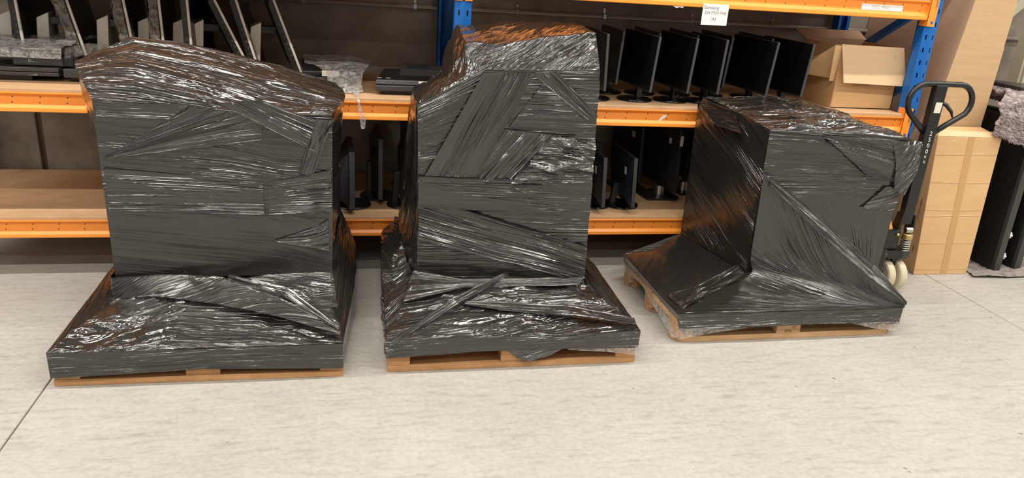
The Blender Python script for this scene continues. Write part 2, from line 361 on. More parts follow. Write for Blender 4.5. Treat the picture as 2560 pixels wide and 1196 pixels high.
# ================================================================== pallet racking
Z1B, Z1T, Z2B, Z2T, Z3B, Z3T = .2254, .3232, .9021, 1.0012, 1.5896, 1.700
RK = thing('pallet_rack', (.556, .45, 0), 'blue and orange pallet racking against the dark wall', 'rack')
def post(xc, yf, side, name='upright'):
    # front web with two columns of keyhole slots, folded at a centre ridge; yf = front face, side = direction of depth
    w_, dp, t = .09, .07, .003; mb = MB()
    xs = [-.045, -.0275, -.0185, 0, .0185, .0275, .045]; yo = [0, -.006, -.009, -.016, -.009, -.006, 0]
    zs = [0]; z = .03
    while z < 3.0: zs += [z, z+.028]; z += .0762
    zs.append(3.1)
    def p(i, z, back=0): return (xc+xs[i], yf+side*(-yo[i]*-1+back*t), z)
    for j in range(len(zs)-1):
        for i in range(6):
            if j % 2 == 1 and i in (1, 4): continue
            for bk in (0, 1):
                q = [p(i,zs[j],bk), p(i+1,zs[j],bk), p(i+1,zs[j+1],bk), p(i,zs[j+1],bk)]
                mb.quad(*(q if bk == 0 else q[::-1]))
            if j % 2 == 1 and i in (0, 2, 3, 5):
                e = 1 if i in (0, 3) else 0
                mb.quad(p(i+e,zs[j],0), p(i+e,zs[j],1), p(i+e,zs[j+1],1), p(i+e,zs[j+1],0))
    for sx in (-1, 1):
        x0 = xc+sx*.045; y1 = yf+side*dp; ya, yb = min(yf, y1), max(yf, y1)
        mb.box(min(x0, x0-sx*t), max(x0, x0-sx*t), ya, yb, 0, 3.1)
        mb.box(min(x0, x0-sx*.02), max(x0, x0-sx*.02), y1-t if side > 0 else y1, y1 if side > 0 else y1+t, 0, 3.1)
    o = obj(name, mb, 'blue', RK)
    obj('foot_plate', MB().box(xc-.06, xc+.06, min(yf, yf+side*dp)-.01, max(yf, yf+side*dp)+.01, 0, .006), 'blue', o)
    return o
for xc in (-2.305, .556, 3.416):
    post(xc, 0, 1); post(xc, .95, -1)
    for z in (.12, 2.95): obj('frame_brace', MB().box(xc-.012, xc+.012, .06, .89, z, z+.03), 'blue', RK)
    for (ya, za, yb, zb) in ((.06,.2,.89,.72),(.89,.74,.06,1.20),(.89,1.22,.06,1.68),(.06,1.75,.89,2.2)):
        d = Vector((0, yb-ya, zb-za)).normalized(); n_ = Vector((0, -d.z, d.y))*.022
        a, b = Vector((xc,ya,za)), Vector((xc,yb,zb)); e = Vector((.016,0,0))
        obj('frame_brace', MB().hexa([a-n_-e, a-n_+e, a+n_+e, a+n_-e, b-n_-e, b-n_+e, b+n_+e, b+n_-e]), 'blue', RK)
def beam(x0, x1, zb, zt, yf, side):
    h = zt-zb
    pr = [(.045,zt),(-.011,zt),(-.011,zt-.007),(.006,zt-.019),(.006,zb+h*.36),(-.011,zb+h*.20),(-.013,zb+.004),(-.011,zb),(.045,zb)]
    pr = [(yf+side*p, z) for p, z in pr]
    if side < 0: pr = pr[::-1]
    o = obj('beam', MB().prism(pr[::-1], 'x', x0, x1), 'orange', RK, .0012, seg=1)
    holes = MB()
    if side > 0:
        n = int((x1-x0)/.127)
        for k in range(n+1):
            for zz in (zb+h*.46, zb+h*.74): 
                x = x0+.05+k*.127+(.006 if zz > zb+h*.6 else 0)
                if x < x1-.02: holes.lathe([(.0042,0),(.0030,.0012)], (x, yf+.006, zz), ax=(0,-1,0), seg=8)
        hh = obj('dimples', holes, 'ink_brown', o); hh['kind'] = 'stuff'
    for xe, s in ((x0, -1), (x1, 1)):
        z0 = zb-.035; z1 = zt+.055
        yy = (yf-.0165, yf-.0125) if side > 0 else (yf+.0125, yf+.0165)
        xa, xb = sorted((xe-s*.004, xe+s*.052))
        c = MB().box(xa, xb, yy[0], yy[1], z0, z1)
        xa, xb = sorted((xe-s*.004, xe)); ya, yb = sorted((yy[0], yf+side*.05)); c.box(xa, xb, ya, yb, z0, z1)
        e = obj('end_connector', c, 'orange', o, .001, seg=1)
        if side > 0:
            for zz in (z0+.022, z1-.03):
                obj('hook_slot', MB().hexa([(xe+s*.03-.006,yy[0]-.0006,zz-.008),(xe+s*.03+.006,yy[0]-.0006,zz-.008),(xe+s*.03+.006,yy[0],zz-.008),(xe+s*.03-.006,yy[0],zz-.008),
                    (xe+s*.03-.009,yy[0]-.0006,zz+.008),(xe+s*.03+.009,yy[0]-.0006,zz+.008),(xe+s*.03+.009,yy[0],zz+.008),(xe+s*.03-.009,yy[0],zz+.008)]), 'blue', e)
            obj('safety_clip', MB().box(xe+s*.036-.004, xe+s*.036+.004, yy[0]-.006, yy[0], zt-.03, zt+.02), 'steel', e, .001)
    return o
BAYS = ((-2.26, .511), (.601, 3.371))
for x0, x1 in BAYS:
    for zb, zt in ((Z1B,Z1T),(Z2B,Z2T),(Z3B,Z3T)):
        beam(x0, x1, zb, zt, 0, 1); beam(x0, x1, zb, zt, .95, -1)
for x0, x1 in BAYS:  # extra level above the view, added to shade shelves, wall and carton side
    beam(x0, x1, 2.36, 2.46, 0, 1); beam(x0, x1, 2.36, 2.46, .95, -1)
    obj('added_shade_deck', MB().box(x0+.006, x1-.006, -.004, .945, 2.46, 2.478), 'board', RK)
def shelf(x0, x1, z, label):
    o = obj('shelf_board', MB().box(x0+.006, x1-.006, -.004, .945, z, z+.018), 'board', None, .0015, seg=1)
    return tag(o, label, 'shelf', 'particle board shelves of the racking')
shelf(*BAYS[0], Z1T, 'lower particle board shelf on the left of the racking, bare at its left end')
shelf(*BAYS[0], Z2T, 'middle particle board shelf on the left carrying silver edged monitors')
shelf(*BAYS[0], Z3T, 'topmost particle board shelf on the left, above the silver edged monitors')
shelf(*BAYS[1], Z1T, 'lower particle board shelf on the right, under the monitors with white stickers')
shelf(*BAYS[1], Z2T, 'middle particle board shelf on the right, under the row of black monitors')
shelf(*BAYS[1], Z3T, 'topmost particle board shelf on the right, above the handwritten paper sign')
ZS, ZL = Z2T+.018, Z1T+.018

# paper notes on the beams
pn = thing('paper_sign', (2.0, -.02, 1.56), 'white handwritten paper sign taped to the upper orange beam', 'sign')
obj('sheet', MB().box(1.915, 2.072, -.0165, -.0155, 1.497, 1.612), 'white', pn)
for s, z, sz, x in (('Samsung', 1.592, .027, 1.966), ('S24 F350 FHE', 1.564, .0235, 1.994), ('(A)', 1.530, .026, 1.986)):
    place('lettering', text_mesh(s, sz, 'ink_grey', .15, .0002), pn, (x, -.0170, z), (R(90), 0, 0))
ps = thing('label_strip', (3.1, -.02, 1.64), 'long white printed label strip on the right end of the upper beam', 'label')
obj('strip', MB().box(2.922, 3.198, .0035, .0055, 1.630, 1.664), 'white', ps)
place('lettering', text_mesh('DELL MISC', .026, 'ink_pale', .1, .0002), ps, (3.05, .0030, 1.647), (R(90), 0, 0))
def scrap(pts, y, label):
    o = obj('tape_scrap', MB().prism([(x, z) for x, z in pts], 'y', y, y-.0012), 'white'); return tag(o, label, 'tape')
scrap([(1.742,.935),(1.752,.932),(1.785,.957),(1.794,.971),(1.775,.972),(1.755,.955)], .0055, 'torn white tape scrap on the middle beam beside the tall wrapped pallet')
scrap([(1.738,1.588),(1.80,1.588),(1.795,1.582),(1.776,1.585),(1.757,1.580)], -.0115, 'torn white tape scrap under the lower edge of the upper beam')
scrap([(.295,.900),(.345,.898),(.32,.888),(.303,.886)], -.0115, 'torn white tape scrap under the middle beam left of the tall pallet')

# ================================================================== pallets
def pallet(loc, W, D, label, m, rot=0, h=.144, mb_=.03, chamfer=False):
    p = thing('wooden_pallet', loc, label, 'pallet', 'wooden pallets under the wrapped loads', rot, True)
    bl = [(0, .10), (W/2-.07, .14), (W-.10, .10)]; bd = [(0, .10), (D/2-.05, .10), (D-.10, .10)]
    for y0, dy in bd:
        if chamfer:
            b = MB().prism([(.05,y0),(W-.05,y0),(W,y0+.04),(W,y0+dy-.02),(W-.03,y0+dy),(.03,y0+dy),(0,y0+dy-.02),(0,y0+.04)], 'z', 0, mb_)
        else: b = MB().box(0, W, y0, y0+dy, 0, mb_)
        obj('bottom_board', b, m, p, .002, seg=1)
        for x0, dx in bl:
            obj('block', MB().box(x0+.002, x0+dx, y0+.002, y0+dy-.004, mb_, h-.044), m, p, .002, seg=1)
    for x0, dx in bl: obj('stringer_board', MB().box(x0, x0+dx, 0, D, h-.044, h-.022), m, p, .002, seg=1)
    n = 7; bw = .125 if D > 1 else .10; gap = (D-n*bw)/(n-1)
    for k in range(n): obj('deck_board', MB().box(0, W, k*(bw+gap), k*(bw+gap)+bw, h-.022, h), m, p, .002, seg=1)
    return p
PL = pallet((-1.235, -1.186, 0), 1.163, 1.12, 'pine pallet under the slanting wide wrapped load, nearest the left edge', 'wood', R(-.6))
PM = pallet((.122, -1.180, 0), 1.168, 1.12, 'pine pallet under the tallest wrapped load in the middle', 'wood')
PR = pallet((1.562, -1.003, 0), 1.272, .785, 'pale pallet with stamped centre block, under the load beside the pallet jack', 'wood2', R(.4), chamfer=True)
for s, x, z, sz in (('IPPC', .64, .084, .024), ('ES', .603, .080, .026), ('HT', .668, .062, .018), ('EPAL', .637, .043, .020)):
    place('stamp', text_mesh(s, sz, 'ink_brown', 0, .0003), PR, (x, .0012, z), (R(90), 0, 0), world=False)
place('stamp', text_mesh('EUR', .028, 'ink_brown', 0, .0003), PR, (1.225, .0012, .075), (R(90), 0, 0), world=False)

# ================================================================== wrapped loads
def P3(y, pts): return [(x, y, z) for x, z in pts]
def strip(par, y, q, m, ang=0, vert=False, **kw):
    """film strip lying on a front face: q = four (x, z) corners A bottom-left, B bottom-right, C top-right, D top-left"""
    a, b, c, d = [(x, y, z) for x, z in q]
    return sheet('film_strip', par, [[a, b], [d, c]], m, ang=90 if vert else ang, free='lrbt', **kw)
# ---- load 1 (wide, slanting top)
A = thing('wrapped_load', (-.62, -.4, .145), 'wide black film wrapped load with a slanting crumpled top, leftmost of three', 'wrapped load', 'black film wrapped pallet loads')
y = -.68
top0 = [(-1.115,y,1.10),(-.95,y,1.10),(-.70,y,1.085),(-.43,y-.005,1.045),(-.115,y+.01,1.06)]
sheet('front_film', A, [P3(y, [(-1.112,.56),(-.43,.56),(-.122,.56)]), top0], 'film', .006, -5, amp=.0035, seed=11, fold=.003)
sheet('front_film', A, [P3(y, [(-1.11,.268),(-.43,.272),(-.127,.285)]), P3(y, [(-1.112,.56),(-.43,.56),(-.122,.56)])], 'film_tight', .008, -9, amp=.0018, seed=12)
r1 = [(-1.25,-.42,1.215),(-.98,-.45,1.285),(-.71,-.45,1.245),(-.40,-.45,1.175),(-.06,-.45,1.10)]
r2 = [(-1.24,-.20,1.17),(-1.05,-.25,1.31),(-.74,-.25,1.286),(-.37,-.25,1.20),(-.09,-.22,1.11)]
r3 = [(-1.15,-.08,1.0),(-1.0,-.07,1.05),(-.70,-.07,1.05),(-.37,-.07,1.0),(-.10,-.08,.98)]
sheet('top_film', A, [top0, r1, r2, r3], 'film_lines', .006, -4, amp=.009, crumple=.010, seed=13, fold=.012, smoothrows=True, fade=.03)
sheet('side_film', A, [[(-.127,y,.285),(-.10,-.08,.30)], [(-.122,y,.56),(-.10,-.08,.56)], [(-.115,y+.01,1.06),(-.06,-.45,1.10),(-.09,-.22,1.11),(-.10,-.08,.98)]], 'film', .009, 0, amp=.004, seed=14, crumple=.004)
sheet('side_film', A, [[(-1.11,-.08,.28),(-1.11,y,.17)], [(-1.15,-.08,1.0),(-1.24,-.20,1.17),(-1.25,-.42,1.215),(-1.115,y,1.10)]], 'film', .012, 3, amp=.004, seed=15)
sheet('back_film', A, [[(-.10,-.08,.30),(-1.11,-.08,.30)], r3[::-1]], 'film', .016, 0, amp=.004, seed=16)
FLc, FRc, BRc, BLc = (-1.240,-1.200,.165), (-.070,-1.206,.165), (-.012,-.12,.21), (-1.238,-.06,.165)
hemA = [(-1.11,-.68,.268),(-.43,-.68,.272),(-.127,-.68,.285)]
mA = [(-.74,-1.206,.163),(-.74,-.96,.182),(-.74,-.68,.225)]
sheet('skirt_film', A, [[FLc, (-1.0,-1.204,.164), mA[0]], [(-1.175,-.94,.170),(-.97,-.95,.176),mA[1]], [(-1.11,-.68,.175),(-.93,-.68,.195),mA[2]]], 'film_crumple', .0045, 32, amp=.011, crumple=.024, seed=17, fold=.014, smoothrows=True, mask=False)
mB = [(-.81,-1.207,.166),(-.83,-.96,.184),(-.80,-.68,.222)]
sheet('skirt_film', A, [[mB[0], (-.4,-1.206,.164), FRc], [mB[1],(-.42,-.95,.196),(-.0985,-.943,.225)], [mB[2],(-.43,-.68,.272),(-.127,-.68,.285)]], 'film_crumple', .0045, -12, amp=.008, crumple=.022, seed=117, fold=.014, smoothrows=True, free='l', off=.003)
sheet('skirt_edge', A, [[(-1.238,-1.203,.050),(-.93,-1.207,.060),(-.65,-1.209,.071),(-.36,-1.21,.060),(-.071,-1.209,.048)], [FLc, (-.93,-1.204,.164), (-.65,-1.206,.163), (-.36,-1.206,.164), FRc]], 'film', .006, 1.5, amp=.004, seed=18, free='b')
sheet('skirt_film', A, [[FRc, (-.02,-.6,.185), BRc], [(-.127,-.68,.285),(-.11,-.4,.40),(-.10,-.08,.42)]], 'film', .008, 20, amp=.008, crumple=.007, seed=19)
sheet('skirt_film', A, [[BLc, FLc], [(-1.11,-.08,.30),(-1.11,-.68,.175)]], 'film_lines', .010, 10, amp=.006, crumple=.005, seed=20)
sheet('skirt_edge', A, [[(-.071,-1.209,.048),(-.022,-.6,.06),(-.012,-.12,.08)], [FRc, (-.02,-.6,.185), BRc]], 'film', .010, 0, amp=.005, seed=21, free='b')
sheet('skirt_edge', A, [[(-1.238,-.06,.06),(-1.238,-1.203,.050)], [BLc, FLc]], 'film', .012, 0, amp=.004, seed=22, free='b')
sheet('skirt_film', A, [[BRc, BLc], [(-.10,-.08,.42),(-1.11,-.08,.30)]], 'film', .02, 0, amp=.004, seed=23)
sheet('base_band', A, [[(-1.118,-.60,.170),(-1.122,-.695,.172),(-.93,-.755,.205),(-.62,-.93,.232),(-.35,-1.06,.226),(-.085,-1.185,.190)], [(-1.116,-.60,.280),(-1.120,-.69,.280),(-.90,-.70,.290),(-.62,-.775,.300),(-.33,-.965,.262),(-.078,-1.160,.202)]], 'film', .006, 40, amp=.0025, seed=24, off=.008, free='bt', fold=.003)
sheet('film_rope', A, [[(-.60,-.72,.262),(-.33,-.93,.262),(-.085,-1.165,.205)], [(-.60,-.70,.285),(-.31,-.90,.292),(-.078,-1.150,.222)]], 'film_lines', .004, 0, amp=.008, seed=25, off=.014, free='bt', fold=.006)
strip(A, -.686, [(-.601,1.102),(-.18,.881),(-.137,1.017),(-.422,1.120)], 'film_lines', seed=31, amp=.005, off=.006, fold=.004)
strip(A, -.685, [(-1.106,.839),(-.424,.938),(-.418,1.045),(-.708,1.088)], 'film', seed=33, amp=.003, off=.002, fan=(-.15,-.1))
strip(A, -.683, [(-1.102,1.03),(-.812,1.023),(-.721,1.09),(-1.101,1.098)], 'film_lines', seed=32, amp=.004, off=.004)
strip(A, -.682, [(-1.10,.60),(-.43,.58),(-.43,.74),(-1.10,.80)], 'film_lines', seed=35, amp=.0022, ang=2, off=.003)
strip(A, -.682, [(-.41,.58),(-.125,.60),(-.125,.80),(-.41,.74)], 'film_lines', seed=36, amp=.0022, ang=-3, off=.003)
strip(A, -.69, [(-.276,.781),(-.205,.778),(-.105,1.04),(-.184,1.042)], 'film_crumple', vert=True, seed=34, amp=.008, crumple=.016, off=.012, res=.005)
strip(A, -.683, [(-.40,.45),(-.14,.40),(-.14,.56),(-.20,.52)], 'film_crumple', ang=35, seed=37, amp=.005, crumple=.004, off=.004)

# ---- load 2 (tallest, stepped top)
B = thing('wrapped_load', (.70, -.4, .145), 'tallest black film wrapped load with a stepped top, middle of three', 'wrapped load', 'black film wrapped pallet loads')
y = -.72
q0 = [(.27,y,1.123),(.44,y,1.22),(.568,y,1.291),(.84,y,1.30),(1.121,y,1.312)]
sheet('front_film', B, [P3(y, [(.283,.262),(.44,.255),(.575,.248),(.86,.232),(1.150,.215)]), P3(y, [(.277,.78),(.44,.78),(.575,.78),(.85,.78),(1.137,.78)]), q0], 'film', .006, 0, amp=.003, seed=41, fold=.003)
q1 = [(.262,-.50,1.128),(.42,-.56,1.235),(.50,-.61,1.385),(.84,-.62,1.430),(1.112,-.62,1.472)]
q2 = [(.28,-.15,1.10),(.42,-.15,1.20),(.513,-.15,1.441),(.84,-.15,1.47),(1.144,-.15,1.482)]
q3 = [(.28,-.06,.95),(.44,-.06,1.0),(.55,-.06,1.05),(.84,-.06,1.05),(1.14,-.06,1.05)]
sheet('top_film', B, [q0, q1, q2, q3], 'film_lines', .0055, 62, amp=.008, crumple=.014, seed=42, fold=.010, fade=.03)
sheet('side_film', B, [[(.28,-.06,.30),(.283,y,.262)], [(.25,-.06,.7),(.27,-.4,.7),(.277,y,.78)], [(.28,-.06,.95),(.28,-.15,1.10),(.262,-.50,1.128),(.27,y,1.123)]], 'film', .008, 80, amp=.012, crumple=.012, seed=43)
sheet('side_film', B, [[(1.150,y,.215),(1.15,-.06,.3)], [(1.121,y,1.312),(1.128,-.5,1.462),(1.144,-.15,1.482),(1.14,-.06,1.05)]], 'film', .012, 0, amp=.005, seed=44)
sheet('back_film', B, [[(1.15,-.06,.3),(.28,-.06,.3)], q3[::-1]], 'film', .018, 0, amp=.004, seed=45)
FLc, FRc, BRc, BLc = (.112,-1.192,.170), (1.297,-1.192,.172), (1.29,-.05,.18), (.135,-.06,.28)
hemB = P3(y, [(.283,.262),(.575,.248),(.86,.232),(1.150,.215)])
sheet('skirt_film', B, [[FLc, (.5,-1.196,.168), (.9,-1.196,.168), FRc], [(.1975,-.956,.216),(.52,-.95,.225),(.88,-.94,.222),(1.2235,-.956,.1935)], hemB], 'film_crumple', .0055, 12, amp=.009, crumple=.022, seed=46, fold=.016, smoothrows=True)
sheet('skirt_edge', B, [[(.115,-1.194,.078),(.5,-1.199,.098),(.9,-1.2,.100),(1.292,-1.196,.090)], [FLc, (.5,-1.196,.168), (.9,-1.196,.168), FRc]], 'film_lines', .006, 3, amp=.007, seed=47, free='b', fold=.008)
sheet('skirt_film', B, [[FRc, (1.30,-.6,.19), BRc], [(1.150,-.72,.215),(1.15,-.4,.33),(1.15,-.06,.33)]], 'film_crumple', .008, 50, amp=.009, crumple=.010, seed=48, fold=.01)
sheet('skirt_film', B, [[BLc, (.125,-.30,.30), (.112,-.55,.31), (.112,-.9,.22), FLc], [(.22,-.06,.36),(.22,-.3,.36),(.225,-.5,.36),(.24,-.62,.31),(.283,-.72,.262)]], 'film_lines', .007, 70, amp=.012, crumple=.010, seed=49, fold=.014)
sheet('skirt_film', B, [[(.22,-.06,.36),(.22,-.3,.36),(.225,-.5,.36),(.24,-.62,.31),(.283,-.72,.262)], [(.272,-.06,.66),(.273,-.3,.66),(.275,-.5,.66),(.277,-.62,.6),(.281,-.715,.5)]], 'film_lines', .007, 80, amp=.010, crumple=.008, seed=50, fold=.012)
sheet('skirt_edge', B, [[(.13,-.06,.07),(.115,-1.194,.078)], [BLc, (.125,-.30,.30), (.112,-.55,.31), (.112,-.9,.22), FLc]], 'film_lines', .008, 85, amp=.009, crumple=.005, seed=51, free='b', fold=.01)
sheet('skirt_edge', B, [[(1.292,-1.196,.090),(1.29,-.05,.07)], [FRc, (1.30,-.6,.19), BRc]], 'film', .012, 0, amp=.005, seed=52, free='b')
sheet('skirt_film', B, [[BRc, BLc], [(1.15,-.06,.33),(.22,-.06,.36)]], 'film', .02, 0, amp=.004, seed=53)
strip(B, -.726, [(.308,.791),(.552,.785),(.809,1.290),(.562,1.278)], 'film_lines', vert=True, ang=0, seed=61, amp=.0045, off=.006, fold=.005)
strip(B, -.729, [(1.079,1.077),(1.130,1.094),(.912,1.296),(.78,1.286)], 'film_lines', vert=True, seed=62, amp=.0045, off=.006, fold=.004)
strip(B, -.724, [(.38,.772),(.769,.763),(.959,.996),(.588,1.03)], 'film_lines', vert=True, seed=63, amp=.008, off=.005, fold=.010)
strip(B, -.727, [(.719,.76),(1.128,.769),(1.128,.981),(.909,.992)], 'film_crumple', seed=64, amp=.007, crumple=.030, off=.010, res=.0045, mask=False)
strip(B, -.732, [(.279,.635),(1.137,.59),(1.135,.765),(.279,.789)], 'film', seed=65, amp=.003, off=.005, fold=.004)
strip(B, -.728, [(.283,.472),(1.145,.225),(1.140,.427),(.281,.691)], 'film_lines', seed=66, amp=.004, off=.004, fold=.006)
strip(B, -.722, [(.70,1.03),(1.128,1.02),(1.124,1.26),(.86,1.26)], 'film_lines', seed=67, amp=.0035, off=.002, fold=.003)
sheet('film_strip', B, [[(.122,-1.205,.150),(.45,-1.0,.235),(.74,-.745,.272)], [(.124,-1.203,.175),(.42,-.985,.262),(.715,-.742,.285)]], 'film_lines', .004, 0, amp=.007, seed=68, free='bt', off=.012)
sheet('film_strip', B, [[(.20,-.93,.216),(.5,-.84,.245),(.85,-.83,.24),(1.10,-.80,.225)], [(.262,-.73,.30),(.5,-.79,.268),(.85,-.78,.262),(1.13,-.74,.245)]], 'film_lines', .005, 0, amp=.008, seed=69, free='bt', off=.012, fold=.008)
sheet('film_strip', B, [[(.42,-.965,.225),(.7,-1.05,.213),(1.0,-1.10,.20),(1.28,-1.17,.185)], [(.42,-.955,.228),(.7,-.99,.235),(1.0,-1.03,.226),(1.285,-1.12,.195)]], 'film_lines', .005, 0, amp=.007, seed=70, free='bt', off=.012)
sheet('film_flap', B, [[(.70,-1.185,.062),(.76,-1.20,.040),(.85,-1.20,.058)], [(.66,-1.199,.100),(.78,-1.202,.102),(.93,-1.199,.102)]], 'film_crumple', .004, 20, amp=.006, crumple=.010, seed=71, free='b')
sheet('clear_film', B, [[(.95,-1.193,.088),(1.15,-1.196,.072),(1.293,-1.198,.048),(1.297,-.9,.05)], [(.95,-1.196,.102),(1.15,-1.199,.104),(1.295,-1.200,.104),(1.299,-.9,.11)]], 'clear', .008, 8, amp=.003, seed=72, free='bt')

# ---- load 3 (front and side seen, beside the jack)
D = thing('wrapped_load', (2.45, -.4, .145), 'lower black film wrapped load set to the right on its pallet, beside the pallet jack', 'wrapped load', 'black film wrapped pallet loads')
s0 = [(2.09,-.655,1.030),(2.36,-.66,1.028),(2.66,-.665,1.020),(2.925,-.668,1.002)]
sheet('front_film', D, [[(2.09,-.662,.66),(2.5,-.67,.68),(2.918,-.678,.70)], s0], 'film', .006, -2, amp=.003, seed=81, fold=.002)
sheet('front_film', D, [[(2.09,-.665,.235),(2.5,-.685,.28),(2.89,-.69,.27)], [(2.09,-.662,.66),(2.5,-.67,.68),(2.918,-.678,.70)]], 'film', .006, 0, fan=(1.02,-.9), amp=.0028, seed=82)
s1 = [(2.03,-.42,1.07),(2.35,-.42,1.065),(2.64,-.42,1.045),(2.905,-.42,1.01)]
s2 = [(1.945,-.12,1.10),(2.30,-.10,1.115),(2.58,-.09,1.09),(2.85,-.10,1.03)]
s3 = [(1.955,-.05,1.02),(2.30,-.05,1.02),(2.58,-.05,1.0),(2.84,-.05,.98)]
sheet('top_film', D, [s0, s1, s2, s3], 'film_crumple', .0050, 4, amp=.012, crumple=.030, seed=83, fold=.014, fade=.03, smoothrows=True)
sheet('side_film', D, [[(1.96,-.07,.25),(2.09,-.665,.235)], [(1.955,-.06,.62),(2.09,-.662,.62)], [(1.955,-.05,1.02),(1.945,-.12,1.10),(2.03,-.42,1.07),(2.09,-.655,1.03)]], 'film', .006, -32, amp=.004, seed=84, fold=.004)
sheet('side_film', D, [[(2.89,-.69,.27),(2.80,-.06,.4)], [(2.925,-.668,1.002),(2.905,-.42,1.01),(2.85,-.10,1.03),(2.84,-.05,.98)]], 'film', .012, 0, amp=.005, seed=85)
sheet('back_film', D, [[(2.80,-.06,.25),(1.96,-.06,.25)], s3[::-1]], 'film', .018, 0, amp=.004, seed=86)
FLc, FRc, BRc, BLc = (1.553,-1.014,.168), (2.842,-1.010,.168), (2.82,-.21,.18), (1.548,-.20,.168)
sheet('skirt_film', D, [[FLc, (2.2,-1.02,.168), FRc], [(2.09,-.665,.235),(2.5,-.685,.28),(2.89,-.69,.27)]], 'film', .006, 0, fan=(1.04,-.05), amp=.0022, seed=87)
sheet('front_hull', D, [[FLc, (2.2,-1.022,.168), (2.838,-1.017,.170)], [(2.06,-.74,.240),(2.44,-.915,.222),(2.84,-1.016,.180)], [(2.088,-.690,.36),(2.45,-.865,.31),(2.841,-1.015,.186)], [(2.088,-.674,.80),(2.46,-.848,.49),(2.842,-1.014,.192)]], 'film', .0055, 0, fan=(1.03,.1), amp=.0020, seed=187, off=.004, free='t', smoothrows=True)
sheet('film_rope', D, [[(2.12,-.70,.735),(2.40,-.83,.50),(2.64,-.935,.315),(2.84,-1.018,.182)], [(2.11,-.69,.80),(2.42,-.805,.575),(2.68,-.905,.370),(2.846,-1.012,.20)]], 'film', .0045, 0, amp=.006, seed=188, off=.012, free='tb', fold=.008)
sheet('skirt_edge', D, [[(1.585,-1.012,.074),(1.95,-1.021,.086),(2.3,-1.022,.092),(2.6,-1.02,.088),(2.836,-1.012,.074)], [FLc, (1.9,-1.018,.168), (2.2,-1.02,.168), (2.5,-1.016,.168), FRc]], 'film_lines', .006, 1, amp=.004, seed=88, free='b', fold=.004)
sheet('skirt_film', D, [[BLc, (1.55,-.6,.166), FLc], [(1.75,-.16,.185),(1.8,-.6,.182),(1.8,-.86,.185)], [(1.96,-.07,.25),(2.02,-.36,.24),(2.09,-.665,.235)]], 'film_tight', .007, -50, amp=.003, crumple=.0012, seed=89, fold=.006)
sheet('film_strip', D, [[(1.60,-.98,.172),(1.80,-.86,.200),(2.085,-.70,.225)], [(1.58,-.82,.176),(1.80,-.74,.205),(2.07,-.60,.258)]], 'film_crumple', .005, 10, amp=.005, crumple=.008, seed=90, free='bt', off=.002)
sheet('skirt_edge', D, [[(1.556,-.20,.118),(1.565,-.5,.10),(1.575,-.75,.092),(1.585,-1.012,.074)], [BLc, (1.55,-.45,.167), (1.55,-.7,.166), FLc]], 'film', .008, 0, amp=.005, seed=92, free='b')
sheet('skirt_film', D, [[FRc, BRc], [(2.89,-.69,.27),(2.80,-.06,.40)]], 'film', .010, 10, amp=.005, seed=93)
sheet('skirt_edge', D, [[(2.836,-1.012,.074),(2.84,-.21,.08)], [FRc, BRc]], 'film', .012, 0, amp=.004, seed=94, free='b')
sheet('skirt_film', D, [[BRc, BLc], [(2.80,-.06,.25),(1.96,-.06,.25)]], 'film', .02, 0, amp=.004, seed=95)
strip(D, -.680, [(2.70,.62),(2.91,.60),(2.91,.74),(2.82,.74)], 'film_lines', ang=28, seed=97, amp=.004, off=.006)
strip(D, -.676, [(2.692,.802),(2.918,.77),(2.92,.985),(2.379,1.018)], 'film_lines', ang=-22, seed=98, amp=.005, off=.005, fold=.004)
sheet('film_flap', D, [[(2.865,-.690,.73),(2.93,-.700,.70)], [(2.85,-.685,.86),(2.965,-.705,.84)], [(2.80,-.676,.99),(2.965,-.690,1.0)]], 'film_crumple', .005, 60, amp=.008, crumple=.016, seed=99, free='lrb', off=.006)
sheet('film_flap', D, [[(1.962,-.30,.98),(2.02,-.50,.975)], [(1.925,-.10,1.08),(2.02,-.42,1.055)]], 'film_crumple', .006, 30, amp=.007, crumple=.012, seed=100, free='lrb', off=.010)
sheet('clear_film', D, [[(1.552,-.215,.062),(1.556,-.5,.115),(1.557,-.72,.072),(1.556,-.99,.030),(1.582,-1.018,.028),(1.78,-1.019,.062),(1.98,-1.018,.085)],
    [(1.551,-.215,.130),(1.555,-.5,.125),(1.56,-.72,.105),(1.572,-.99,.098),(1.592,-1.021,.09),(1.78,-1.023,.092),(1.98,-1.022,.096)]], 'clear', .008, 8, amp=.003, seed=101, free='bt')
sheet('clear_film', D, [[(2.55,-1.018,.085),(2.70,-1.016,.050),(2.84,-1.010,.030),(2.846,-.8,.04)], [(2.55,-1.022,.092),(2.70,-1.020,.092),(2.845,-1.013,.084),(2.85,-.8,.10)]], 'clear', .008, -8, amp=.003, seed=102, free='bt')

